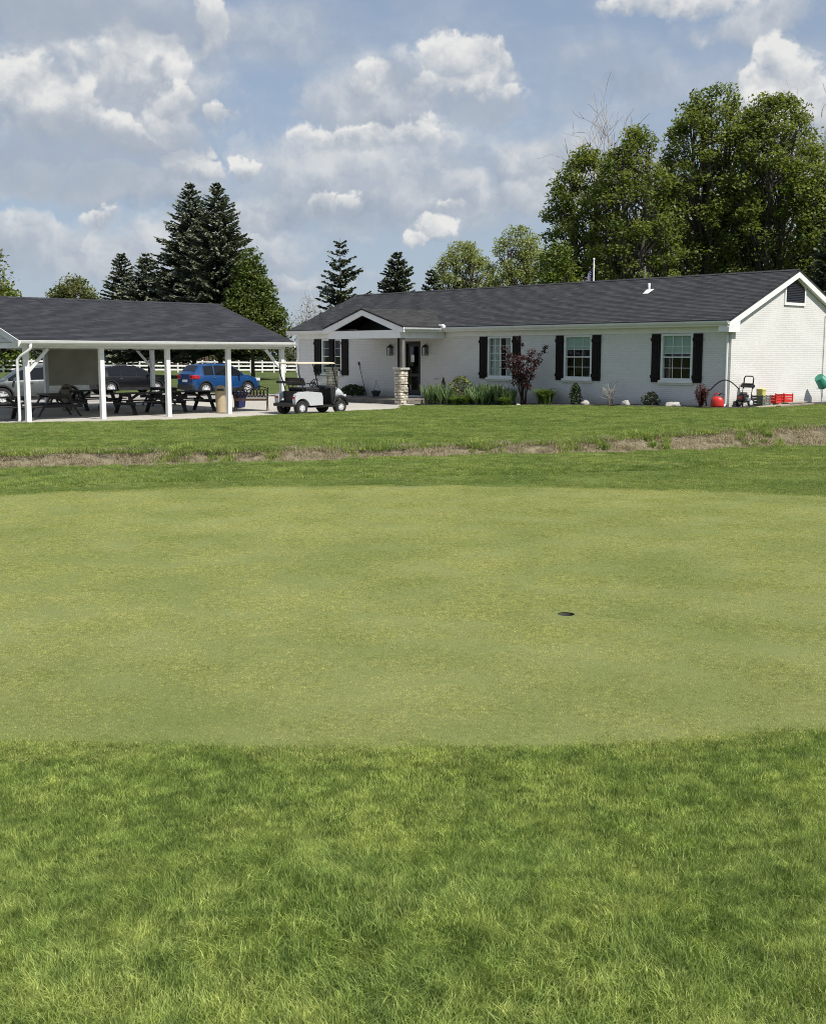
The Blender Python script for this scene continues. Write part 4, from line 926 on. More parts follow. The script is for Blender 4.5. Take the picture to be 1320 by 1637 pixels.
# ceiling fans
for Y in (1.3, 6.2):
    f_ = bpy.data.objects.new('ceiling_fan', None); COL.objects.link(f_); f_.parent = PV; f_.location = (-4.65, Y, PH + 0.0)
    m = MB(); m.tube([(0, 0, 0.18), (0, 0, 0.0)], 0.015, 6); m.lathe([(0.06, 0.02), (0.10, -0.02), (0.10, -0.09), (0.05, -0.12)], 12); m.build('motor', 'black_metal', f_)
    for k in range(5):
        a = k * 2 * PI / 5; c, s_ = math.cos(a), math.sin(a); MB().bar((0.1 * c, 0.1 * s_, -0.05), (0.62 * c, 0.62 * s_, -0.05), 0.12, 0.012).build('blade', 'black_metal', f_)

# ------------------------------------------------------------------ wheels and vehicles
def wheel(parent, x, y, r, w, spokes=6, rim='alloy', name='wheel', rr=0.66):
    wh = bpy.data.objects.new(name, None); COL.objects.link(wh); wh.parent = parent; wh.location = (x, y, r)
    M = Matrix.Rotation(PI / 2, 4, 'X'); ri = r * rr
    MB().lathe([(ri, -w / 2), (r * 0.92, -w / 2), (r, -w * 0.32), (r, w * 0.32), (r * 0.92, w / 2), (ri, w / 2), (ri, -w / 2)], 28, M, cap=False).build('tyre', 'rubber', wh, smooth=False)
    m = MB(); s_ = -1 if y < 0 else 1; M2 = Matrix.Rotation(PI / 2 * -s_, 4, 'X')     # local z points outwards
    m.lathe([(ri, -w * 0.4), (ri, w * 0.42), (ri * 0.9, w * 0.44), (ri * 0.88, w * 0.2), (ri * 0.2, w * 0.16)], 28, M2, cap=False)
    m.lathe([(ri * 0.22, w * 0.1), (ri * 0.22, w * 0.40), (ri * 0.12, w * 0.43)], 12, M2)
    for k in range(spokes):
        a = 2 * PI * k / spokes; c, s2 = math.cos(a), math.sin(a)
        m.bar(M2 @ Vector((ri * 0.15 * c, ri * 0.15 * s2, w * 0.36)), M2 @ Vector((ri * 0.92 * c, ri * 0.92 * s2, w * 0.38)), ri * 0.24, w * 0.08, M2 @ Vector((0, 0, 1)))
    m.build('rim', rim, wh)
    MB().lathe([(ri * 0.86, w * 0.12), (ri * 0.86, w * 0.14)], 20, M2).build('brake_disc', 'black_metal', wh)
    return wh
def interp(tab, x):
    for (a, va), (b, vb) in zip(tab, tab[1:]):
        if x <= b: return va + (vb - va) * max(0, (x - a)) / (b - a)
    return tab[-1][1]
def car(name, label, paint, p, heading, L, Wd, top, belt, half, wb, wr, glass_x, group='cars parked behind the pavilion', hatch=True, fx=None):
    """car along local +X (front). top, belt, half: tables over x in 0..L from the rear"""
    t = thing(name, label, 'car', p, heading, group); x0 = -L / 2
    ov_r = (L - wb) * 0.46; wxs = (ov_r, ov_r + wb); R = wr * 1.17; cl = 0.24
    xs_ = sorted(set(list(np.linspace(0, L, 40)) + [w + R * math.cos(a) for w in wxs for a in np.linspace(0, PI, 11)] + [g_ for g_ in glass_x]))
    def zbot(x):
        z = cl + 0.12 * max(0, (0.35 - x) / 0.35) ** 2 + 0.06 * max(0, (x - L + 0.4) / 0.4)
        for w in wxs:
            if abs(x - w) < R: z = max(z, wr + math.sqrt(max(0, R * R - (x - w) ** 2)))
        return z
    def sec(x):
        zt, zb, hw = interp(top, x), interp(belt, x), interp(half, x); z0 = zbot(x); zb = min(zb, zt - 0.02); tw = hw - (zt - zb) * 0.33 - 0.02
        zm = max(z0 + 0.03, 0.58)
        return [(0, z0), (hw * 0.94, z0), (hw, min(max(z0 + 0.06, 0.42), zb - 0.2)), (hw * 1.005, min(zm, zb - 0.12)), (hw * 0.985, zb - 0.05), (hw * 0.955, zb), (tw + 0.02, zt - 0.085 if zt - zb > 0.2 else zb + (zt - zb) * 0.6), (tw * 0.90, zt - 0.025), (tw * 0.55, zt - 0.003), (0, zt)]
    secs = [sec(x) for x in xs_]; m = MB(); n = len(secs[0])
    for sy in (1, -1):
        k = len(m.v)
        for x, sc_ in zip(xs_, secs): m.v += [(x + x0, sy * y, z) for y, z in sc_]
        for i in range(len(xs_) - 1):
            for j in range(n - 1): m.f.append((k + i * n + j, k + (i + 1) * n + j, k + (i + 1) * n + j + 1, k + i * n + j + 1))
        for i in (0, len(xs_) - 1): m.f.append(tuple(k + i * n + j for j in range(n)))
    me = m.mesh('body'); bm = bmesh.new(); bm.from_mesh(me); bmesh.ops.remove_doubles(bm, verts=bm.verts, dist=0.002); bmesh.ops.recalc_face_normals(bm, faces=bm.faces); bm.to_mesh(me); bm.free()
    o = link('body', me, paint, t, smooth=True)
    es = o.modifiers.new('es', 'EDGE_SPLIT'); es.split_angle = rad(38)
    # glass: side windows follow the body between the pillars
    def pt(x, u, sy, off=0.010):
        sc_ = sec(x); (ya, za), (yb, zb_) = sc_[5], sc_[6]; y, z = ya + (yb - ya) * u, za + (zb_ - za) * u
        return (x + x0, sy * (y + off), z + off * 0.4)
    for sy in (1, -1):
        for a, b in zip(glass_x, glass_x[1:]):
            a2, b2 = a + 0.035, b - 0.035; mm = MB(); xs2 = np.linspace(a2, b2, 7); k = 0
            for xx in xs2: mm.v += [pt(xx, 0.06, sy), pt(xx, 0.97, sy)]
            mm.f = [(2 * i, 2 * i + 2, 2 * i + 3, 2 * i + 1) for i in range(6)]; mm.build('side_window', 'car_glass', t)
    def pane(nm, xa, xb, off=0.012):
        mm = MB(); cols_ = 9; rows = 6; dx = 1 if xb > xa else -1
        for i in range(rows + 1):
            x = xa + (xb - xa) * i / rows; sc_ = sec(x); zt = interp(top, x); hw = sc_[7][0]
            slope = (interp(top, x + 0.02) - interp(top, x - 0.02)) / 0.04
            nn = Vector((-slope, 0, 1)).normalized()
            for j in range(cols_):
                u = -1 + 2 * j / (cols_ - 1); y = u * hw * 0.98
                ay = abs(y); z = zt if ay <= sc_[8][0] else zt + (sc_[7][1] - zt) * (ay - sc_[8][0]) / max(1e-3, sc_[7][0] - sc_[8][0])
                q = Vector((x + x0, y, z)) + nn * off; mm.v.append(tuple(q))
        mm.f = [(i * cols_ + j, i * cols_ + j + 1, (i + 1) * cols_ + j + 1, (i + 1) * cols_ + j) for i in range(rows) for j in range(cols_ - 1)]
        return mm.build(nm, 'car_glass', t, smooth=True)
    pane('windscreen', *fx['ws']); pane('rear_window', *fx['rw'])
    hwr, hwf = interp(half, 0.05), interp(half, L - 0.08)
    for sy in (1, -1):
        MB().box(x0 - 0.012, sy * (hwr - 0.34), fx['tl'][0], x0 + 0.10, sy * (hwr + 0.012), fx['tl'][1]).build('tail_light', 'lens_red', t, bevel=0.02)
        MB().box(x0 + 0.05, sy * (interp(half, 0.35) - 0.1), fx['tl'][0] + 0.02, x0 + 0.38, sy * (interp(half, 0.35) + 0.012), fx['tl'][1] - 0.02).build('tail_light_wrap', 'lens_red', t, bevel=0.015)
        MB().box(-x0 - 0.42, sy * (hwf - 0.28), fx['hl'][0], -x0 + 0.008, sy * (hwf + 0.03), fx['hl'][1]).build('headlight', 'lens_clear', t, bevel=0.03)
        mxx = x0 + glass_x[-1] - 0.30; hwm = interp(half, glass_x[-1] - 0.3)
        MB().add([(mxx + c[0], sy * (hwm + c[1]), interp(belt, glass_x[-1] - 0.3) + c[2]) for c in ((0, -.06, .02), (.08, -.06, .02), (.10, .16, .0), (-.02, .18, .0), (0, -.06, .1), (.05, -.06, .1), (.06, .15, .15), (-.02, .18, .15))], [(0, 1, 2, 3), (4, 5, 6, 7), (0, 1, 5, 4), (1, 2, 6, 5), (2, 3, 7, 6), (3, 0, 4, 7)]).build('mirror', paint, t, bevel=0.02)
        for gx_ in glass_x[1:-1] + [glass_x[-1]]:
            xx = x0 + gx_ - (0.95 if gx_ == glass_x[-1] else 0.12); hwd = interp(half, xx - x0); zb = interp(belt, xx - x0)
            MB().box(xx, sy * (hwd * 0.985), zb - 0.12, xx + 0.17, sy * (hwd * 0.985 + 0.03), zb - 0.085).build('door_handle', 'chrome', t)
        m2 = MB(); m2.box(x0 + wxs[0] + R + 0.02, sy * (interp(half, L / 2) - 0.03), cl - 0.01, x0 + wxs[1] - R - 0.02, sy * (interp(half, L / 2) + 0.012), cl + 0.13); m2.build('sill_trim', 'black_plastic', t)
        # dark wheel-arch trim
        for w in wxs:
            mm = MB(); hh = interp(half, w) + 0.010
            for a in np.linspace(-0.12, PI + 0.12, 15):
                for rr_ in (R * 0.985, R * 1.13): mm.v.append((x0 + w + rr_ * math.cos(a), sy * hh, wr + rr_ * math.sin(a)))
            mm.f = [(2 * i, 2 * i + 1, 2 * i + 3, 2 * i + 2) for i in range(14)]; mm.build('arch_trim', 'black_plastic', t)
    bmp = MB(); bmp.box(x0 - 0.035, -hwr - 0.005, 0.30, x0 + 0.22, hwr + 0.005, 0.58); bmp.build('rear_bumper', 'black_plastic', t, bevel=0.04)
    bmp = MB(); bmp.box(-x0 - 0.20, -hwf - 0.005, 0.26, -x0 + 0.03, hwf + 0.005, 0.50); bmp.build('front_bumper', 'black_plastic', t, bevel=0.04)
    MB().box(-x0 + 0.001, -hwf * 0.6, 0.52, -x0 + 0.02, hwf * 0.6, 0.76).build('grille', 'black_plastic', t)
    MB().box(x0 - 0.02, -0.26, 0.70, x0 - 0.008, 0.26, 0.82).build('number_plate', 'paper', t)
    MB().box(x0 + wxs[0] - R, -hwr + 0.25, 0.2, x0 + wxs[1] + R, hwr - 0.25, 0.75).build('underbody', 'black_plastic', t)
    for w in wxs:
        for sy in (1, -1): wheel(t, x0 + w, sy * (interp(half, w) - 0.11), wr, 0.21, 7)
    for sy in (1, -1):
        xr = [x0 + glass_x[0] + 0.25, x0 + glass_x[-1] - 0.75]; q = [(x, sy * (sec(x - x0)[7][0] - 0.03), sec(x - x0)[7][1] + (0.06 if 0 < i < 5 else 0.0)) for i, x in enumerate(np.linspace(*xr, 6))]
        MB().tube(q, 0.018, 6).build('roof_rail', 'black_metal', t)
    return t
def heading(px1, px2, z, py1, py2):
    a, b = atz(px1, py1, z), atz(px2, py2, z); return math.atan2(b.y - a.y, b.x - a.x), (a + b) / 2
LZ = PADZ - 0.012
# blue compact crossover
c = aty(351, 600, 61); c.z = LZ
car('parked_car', 'bright blue compact crossover seen from its rear corner', 'car_blue', c, rad(40), 4.10, 1.77,
    [(0, 1.10), (0.06, 1.14), (0.12, 1.22), (0.42, 1.55), (0.6, 1.60), (1.4, 1.655), (2.2, 1.62), (2.45, 1.56), (3.10, 1.10), (3.35, 1.05), (3.85, 0.92), (4.02, 0.80), (4.10, 0.62)],
    [(0, 1.02), (1.0, 1.02), (3.0, 0.96), (3.4, 0.95), (4.1, 0.6)], [(0, 0.78), (0.15, 0.84), (0.6, 0.885), (3.3, 0.885), (3.8, 0.82), (4.1, 0.66)], 2.52, 0.335, [0.62, 1.25, 2.12, 2.98],
    fx=dict(ws=(2.52, 3.04), rw=(0.16, 0.42), tl=(0.86, 1.06), hl=(0.72, 0.88)))
# black sedan-like crossover
c = aty(204, 600, 62.5); c.z = LZ
car('parked_car', 'black car parked behind the pavilion, facing the fence', 'car_black', c, rad(40), 4.45, 1.82,
    [(0, 0.98), (0.08, 1.05), (0.55, 1.38), (1.0, 1.50), (1.8, 1.545), (2.4, 1.50), (2.7, 1.42), (3.35, 1.02), (3.7, 0.97), (4.2, 0.84), (4.38, 0.70), (4.45, 0.55)],
    [(0, 0.98), (1.0, 0.97), (3.2, 0.92), (3.7, 0.90), (4.45, 0.5)], [(0, 0.74), (0.2, 0.84), (0.7, 0.91), (3.5, 0.91), (4.1, 0.84), (4.45, 0.66)], 2.65, 0.335, [0.72, 1.45, 2.35, 3.22],
    fx=dict(ws=(2.72, 3.28), rw=(0.14, 0.6), tl=(0.80, 0.98), hl=(0.66, 0.80)))
# silver-grey crossover at the left
c = aty(50, 600, 49.5); c.z = LZ
car('parked_car', 'silver grey crossover at the left, nose towards the frame edge', 'car_grey', c, rad(204), 4.60, 1.86,
    [(0, 1.05), (0.08, 1.12), (0.5, 1.50), (0.9, 1.63), (1.8, 1.685), (2.5, 1.63), (2.8, 1.55), (3.5, 1.10), (3.8, 1.05), (4.35, 0.92), (4.53, 0.78), (4.60, 0.6)],
    [(0, 1.06), (1.0, 1.05), (3.3, 1.0), (3.8, 0.97), (4.6, 0.6)], [(0, 0.78), (0.2, 0.87), (0.7, 0.93), (3.6, 0.93), (4.2, 0.86), (4.6, 0.68)], 2.70, 0.365, [0.75, 1.5, 2.45, 3.35],
    fx=dict(ws=(2.85, 3.42), rw=(0.14, 0.5), tl=(0.88, 1.06), hl=(0.74, 0.88)))

# ---- golf cart, forward = +X
gp_ = atz(482, 663.0, PADZ); GH = math.atan2(d2.y, d2.x); fwd = d2; lft = Vector((-d2.y, d2.x, 0))
cpos = gp_ + fwd * 0.84 + lft * 0.50
GC = thing('golf_cart', 'white two seat golf cart with tan roof parked on the concrete', 'golf cart', (cpos.x, cpos.y, PADZ), GH)
GC.scale = (1.04, 1.04, 1.03)
for x_ in (-0.84, 0.84):
    for y_ in (-0.48, 0.48): wheel(GC, x_, y_, 0.235, 0.22, 10, 'alloy', rr=0.56)
def loft(name, mat, parent, rings, smooth=True, sub=1):
    m = MB(); n = len(rings[0])
    for r in rings: m.v += [tuple(p) for p in r]
    for i in range(len(rings) - 1):
        for j in range(n): m.f.append((i * n + j, i * n + (j + 1) % n, (i + 1) * n + (j + 1) % n, (i + 1) * n + j))
    m.f.append(tuple(reversed(range(n)))); m.f.append(tuple((len(rings) - 1) * n + j for j in range(n)))
    o = m.build(name, mat, parent, smooth=smooth)
    if sub: sd = o.modifiers.new('sub', 'SUBSURF'); sd.levels = sub; sd.render_levels = sub
    return o
def sidepanel(name, mat, parent, prof, y0, y1):
    """closed side profile (x,z) extruded in y with a bevel"""
    return MB().prism([(x, y0, z) for x, z in prof], (0, y1 - y0, 0)).build(name, mat, parent, bevel=0.03)
arch = lambda cx, r, a0, a1, k=9: [(cx + r * math.cos(a), 0.235 + r * math.sin(a)) for a in np.linspace(a0, a1, k)]
for sy in (1, -1):
    y0, y1 = (0.40, 0.60) if sy > 0 else (-0.60, -0.40)
    prof = [(-1.13, 0.40)] + [(-1.14, 0.55), (-1.08, 0.70), (-0.90, 0.775), (-0.60, 0.79), (-0.30, 0.765), (-0.02, 0.735), (0.03, 0.60), (0.03, 0.31), (-0.50, 0.30)] + arch(-0.84, 0.315, 0.21, PI - 0.35)
    sidepanel('rear_fender', 'cart_white', GC, prof, y0, y1)
bx('rear_deck', 'black_plastic', GC, -0.86, -0.398, 0.30, 0.0, 0.398, 0.66)
bx('bag_well', 'black_plastic', GC, -1.12, -0.398, 0.33, -0.87, 0.398, 0.40, bevel=0.01)
bx('bag_well_back', 'black_plastic', GC, -0.90, -0.397, 0.41, -0.865, 0.397, 0.80)
bx('rear_bumper', 'black_plastic', GC, -1.22, -0.58, 0.28, -1.13, 0.58, 0.39, bevel=0.03)
for sy in (1, -1): bx('tail_light', 'lens_red', GC, -1.155, sy * 0.42, 0.56, -1.13, sy * 0.56, 0.62)
bx('floor', 'black_plastic', GC, 0.0, -0.56, 0.26, 0.80, 0.56, 0.31)
bx('rocker', 'black_plastic', GC, -0.48, -0.585, 0.235, 0.58, 0.585, 0.258)
# front cowl
rings = []
for x_, w_, zb_, zt_ in ((0.60, 0.52, 0.42, 0.93), (0.74, 0.55, 0.50, 0.95), (0.92, 0.55, 0.50, 0.88), (1.08, 0.50, 0.44, 0.74), (1.20, 0.38, 0.38, 0.58)):
    rings.append([(x_, -w_, zb_), (x_, -w_, zt_ - 0.14), (x_, -w_ * 0.8, zt_), (x_, 0, zt_ + 0.03), (x_, w_ * 0.8, zt_), (x_, w_, zt_ - 0.14), (x_, w_, zb_), (x_, 0, zb_)])
loft('front_cowl', 'cart_white', GC, rings)
for sy in (1, -1):
    y0, y1 = (0.36, 0.60) if sy > 0 else (-0.60, -0.36)
    sidepanel('front_fender', 'black_plastic', GC, [(0.47, 0.32), (0.58, 0.60), (0.86, 0.64), (1.10, 0.56), (1.18, 0.42)] + arch(0.84, 0.30, 0.5, PI - 0.25, 7), y0, y1)
    bx('headlight', 'lens_clear', GC, 1.10, sy * 0.26, 0.58, 1.17, sy * 0.44, 0.66)
bx('front_bumper', 'black_plastic', GC, 1.17, -0.5, 0.26, 1.25, 0.5, 0.40, bevel=0.03)
MB().prism([(0.44, -0.5, 0.90), (0.62, -0.5, 0.97), (0.70, -0.5, 0.90), (0.60, -0.5, 0.40), (0.50, -0.5, 0.31), (0.46, -0.5, 0.6)], (0, 1.0, 0)).build('dashboard', 'black_plastic', GC, bevel=0.02)
# seat
bx('seat_cushion', 'seat_black', GC, -0.62, -0.52, 0.78, -0.04, 0.52, 0.92, bevel=0.05)
MB().prism([(-0.60, -0.50, 1.00), (-0.70, -0.50, 1.26), (-0.79, -0.50, 1.25), (-0.70, -0.50, 0.98)], (0, 1.0, 0)).build('seat_back', 'seat_black', GC, bevel=0.04)
bx('armrest', 'black_metal', GC, -0.66, -0.58, 1.04, -0.28, -0.545, 1.075); bx('armrest', 'black_metal', GC, -0.66, 0.545, 1.04, -0.28, 0.58, 1.075)
for sy in (1, -1):
    MB().tube([(-0.44, sy * 0.562, 0.80), (-0.34, sy * 0.562, 1.04)], 0.014, 6).build('armrest_bracket', 'black_metal', GC)
    MB().tube([(-0.62, sy * 0.40, 0.78), (-0.70, sy * 0.40, 1.0)], 0.016, 6).build('seat_bracket', 'black_metal', GC)
    MB().tube([(-0.72, sy * 0.50, 0.72), (-0.80, sy * 0.52, 1.05), (-0.94, sy * 0.53, 1.40), (-0.96, sy * 0.53, 1.71)], 0.020, 8).build('rear_strut', 'black_metal', GC)
    MB().tube([(0.72, sy * 0.52, 0.86), (0.60, sy * 0.53, 1.30), (0.48, sy * 0.53, 1.71)], 0.020, 8).build('front_strut', 'black_metal', GC)
MB().tube([(-0.84, -0.52, 1.10), (-1.12, -0.50, 1.12), (-1.16, 0.0, 1.12), (-1.12, 0.50, 1.12), (-0.84, 0.52, 1.10)], 0.018, 8).build('bag_rack', 'black_metal', GC)
bx('bag_rest', 'black_plastic', GC, -1.19, -0.42, 1.06, -1.10, 0.42, 1.15, bevel=0.02)
rr = []
for z_, k in ((1.712, 0.97), (1.722, 1.0), (1.745, 1.0), (1.768, 0.95), (1.78, 0.80)):
    rr.append([(x_ * k - 0.18, y_ * k, z_) for x_, y_ in ((0.86, -0.46), (0.78, -0.56), (-0.80, -0.56), (-0.88, -0.46), (-0.88, 0.46), (-0.80, 0.56), (0.78, 0.56), (0.86, 0.46))])
loft('roof', 'cart_roof', GC, rr, smooth=False, sub=0)
MB().prism([(0.70, -0.50, 0.93), (0.485, -0.50, 1.69), (0.482, -0.50, 1.69), (0.697, -0.50, 0.93)], (0, 1.0, 0)).build('windscreen', 'glass', GC)
MB().bar((0.60, -0.50, 1.30), (0.60, 0.50, 1.30), 0.012, 0.02).build('windscreen_hinge', 'black_metal', GC)
sw = bpy.data.objects.new('steering_wheel', None); COL.objects.link(sw); sw.parent = GC; sw.location = (0.30, 0.26, 1.06); sw.rotation_euler = (0, rad(-52), 0)
MB().tube([(0.17 * math.cos(a), 0.17 * math.sin(a), 0) for a in np.linspace(0, 2 * PI, 25)], 0.015, 6, False).build('steering_rim', 'black_plastic', sw)
m = MB(); m.lathe([(0.05, -0.02), (0.05, 0.02)], 10); m.bar((-0.16, 0, 0), (0.16, 0, 0), 0.03, 0.012); m.bar((0, 0, 0), (0, 0.16, 0), 0.03, 0.012); m.tube([(0, 0, 0), (0, 0, -0.42)], 0.02, 6); m.build('steering_hub', 'black_plastic', sw)
bx('cup_holder', 'black_plastic', GC, 0.36, -0.30, 0.86, 0.45, -0.05, 0.94)

# ------------------------------------------------------------------ picnic tables, bench, bins
def picnic_table(label):
    t = thing('picnic_table', label, 'table', (0, 0, 0), 0, 'picnic tables under the pavilion')
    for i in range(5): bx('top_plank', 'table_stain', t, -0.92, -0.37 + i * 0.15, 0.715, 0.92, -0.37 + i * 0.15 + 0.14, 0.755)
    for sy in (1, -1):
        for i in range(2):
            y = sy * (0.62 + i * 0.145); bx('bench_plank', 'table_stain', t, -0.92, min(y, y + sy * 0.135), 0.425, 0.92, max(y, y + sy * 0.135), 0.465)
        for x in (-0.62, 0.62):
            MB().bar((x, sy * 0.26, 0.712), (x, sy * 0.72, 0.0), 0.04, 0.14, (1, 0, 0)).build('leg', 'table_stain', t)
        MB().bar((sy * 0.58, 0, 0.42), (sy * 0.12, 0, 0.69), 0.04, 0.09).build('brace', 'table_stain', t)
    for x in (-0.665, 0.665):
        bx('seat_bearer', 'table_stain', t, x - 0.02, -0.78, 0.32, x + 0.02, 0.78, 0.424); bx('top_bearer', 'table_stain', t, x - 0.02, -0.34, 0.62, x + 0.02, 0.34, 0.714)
    return t
TB = [(6, 672, 'along', 'dark picnic table cut by the left edge of the picture'), (88, 665, 'skew', 'dark picnic table just inside the downspout corner post'),
      (150, 655, 'along', 'dark picnic table behind the second white post'), (226, 661, 'along', 'dark picnic table between the second and third white posts'),
      (304, 657, 'along', 'dark picnic table next to the tan litter bin'), (262, 648, 'skew', 'dark picnic table half hidden at the back of the pavilion')]
proto = None
for px_, py_, kk, lb in TB:
    q = atz(px_, py_, PADZ)
    if proto is None: proto = o = picnic_table(lb)
    else: o = copy_tree(proto); o['label'] = lb
    o.location = (q.x, q.y, PADZ); o.rotation_euler = (0, 0, math.atan2(d2.y, d2.x) + (0.0 if kk == 'along' else PI / 2 - 0.2))

def litter_bin(label, q, mat):
    t = thing('litter_bin', label, 'litter bin', (q.x, q.y, PADZ))
    MB().lathe([(0.17, 0.0), (0.185, 0.02), (0.195, 0.66), (0.20, 0.72)], 24).build('barrel', mat, t, smooth=False)
    m = MB(); n = 24
    m.lathe([(0.205, 0.70), (0.21, 0.76), (0.195, 0.80)], n)
    for a in (0.4, PI - 0.4, PI + 0.4, -0.4): m.bar((0.18 * math.cos(a), 0.18 * math.sin(a), 0.78), (0.15 * math.cos(a), 0.15 * math.sin(a), 0.93), 0.09, 0.03)
    m.lathe([(0.19, 0.88), (0.175, 0.92), (0.12, 0.98), (0.04, 1.0)], n); m.build('dome_lid', mat, t)
    MB().lathe([(0.145, 0.80), (0.145, 0.88)], 16).build('liner', 'black_plastic', t); return t
litter_bin('tan litter bin with domed lid beside a white pavilion post', atz(353.5, 659.5, PADZ), 'tan_plastic')
litter_bin('tan litter bin with shade in its colour, under the hanging screen', atz(107.5, 656.0, PADZ), 'tan_plastic_shade')
# blue bin behind the bench
q = atz(383.5, 652.0, PADZ); t = thing('blue_bin', 'dark blue tapered bin behind the bench', 'bin', (q.x, q.y, PADZ), RZ)
MB().add([(-.15, -.15, .02), (.15, -.15, .02), (.15, .15, .02), (-.15, .15, .02), (-.21, -.21, .62), (.21, -.21, .62), (.21, .21, .62), (-.21, .21, .62)], [(0, 3, 2, 1), (4, 5, 6, 7), (0, 1, 5, 4), (1, 2, 6, 5), (2, 3, 7, 6), (3, 0, 4, 7)]).build('tub', 'blue_bin', t, bevel=0.03)
MB().box(-.225, -.225, .621, .225, .225, .65).build('rim', 'blue_bin', t, bevel=0.02)
# ornate park bench
q = atz(402, 656.5, PADZ); BN = thing('park_bench', 'brown cast iron park bench with double humped scroll back', 'bench', (q.x, q.y, PADZ), math.atan2(d2.y, d2.x) - 0.72)
for i in range(5): bx('seat_slat', 'bench_wood', BN, -0.62, -0.23 + i * 0.095, 0.43, 0.62, -0.23 + i * 0.095 + 0.08, 0.455)
bx('seat_apron', 'bench_wood', BN, -0.60, -0.245, 0.385, 0.60, -0.232, 0.445)
for sx in (-1, 1):
    m = MB(); X = sx * 0.60
    m.tube([(X, -0.24, 0.0), (X, -0.20, 0.22), (X, -0.25, 0.43), (X, -0.24, 0.62)], 0.018, 6); m.tube([(X, 0.30, 0.0), (X, 0.22, 0.22), (X, 0.22, 0.43), (X, 0.33, 0.86)], 0.018, 6)
    m.tube([(X, -0.26, 0.56), (X, -0.24, 0.63), (X, 0.0, 0.65), (X, 0.26, 0.64)], 0.018, 6); m.tube([(X, -0.24, 0.42), (X, 0.24, 0.42)], 0.016, 6); m.build('end_frame', 'bench_iron', BN)
m = MB(); top = [(x, 0.33, 0.80 + 0.10 * abs(math.sin((x + 0.62) / 1.24 * 2 * PI))) for x in np.linspace(-0.62, 0.62, 25)]
m.tube(top, 0.018, 6); m.tube([(-0.6, 0.24, 0.50), (0.6, 0.24, 0.50)], 0.016, 6); m.build('back_rail', 'bench_iron', BN)
m = MB()
for cx in np.linspace(-0.5, 0.5, 9):
    rr_ = 0.08; m.tube([(cx + rr_ * math.cos(a), 0.285 + 0.04 * math.sin(a), 0.66 + 0.13 * math.sin(a)) for a in np.linspace(0, 2 * PI, 13)], 0.019, 5, False)
for cx in np.linspace(-0.44, 0.44, 8): m.tube([(cx + 0.05 * math.cos(a), 0.265 + 0.02 * math.sin(a), 0.57 + 0.06 * math.sin(a)) for a in np.linspace(0, 2 * PI, 11)], 0.013, 5, False)
m.build('scrollwork', 'bench_iron', BN)

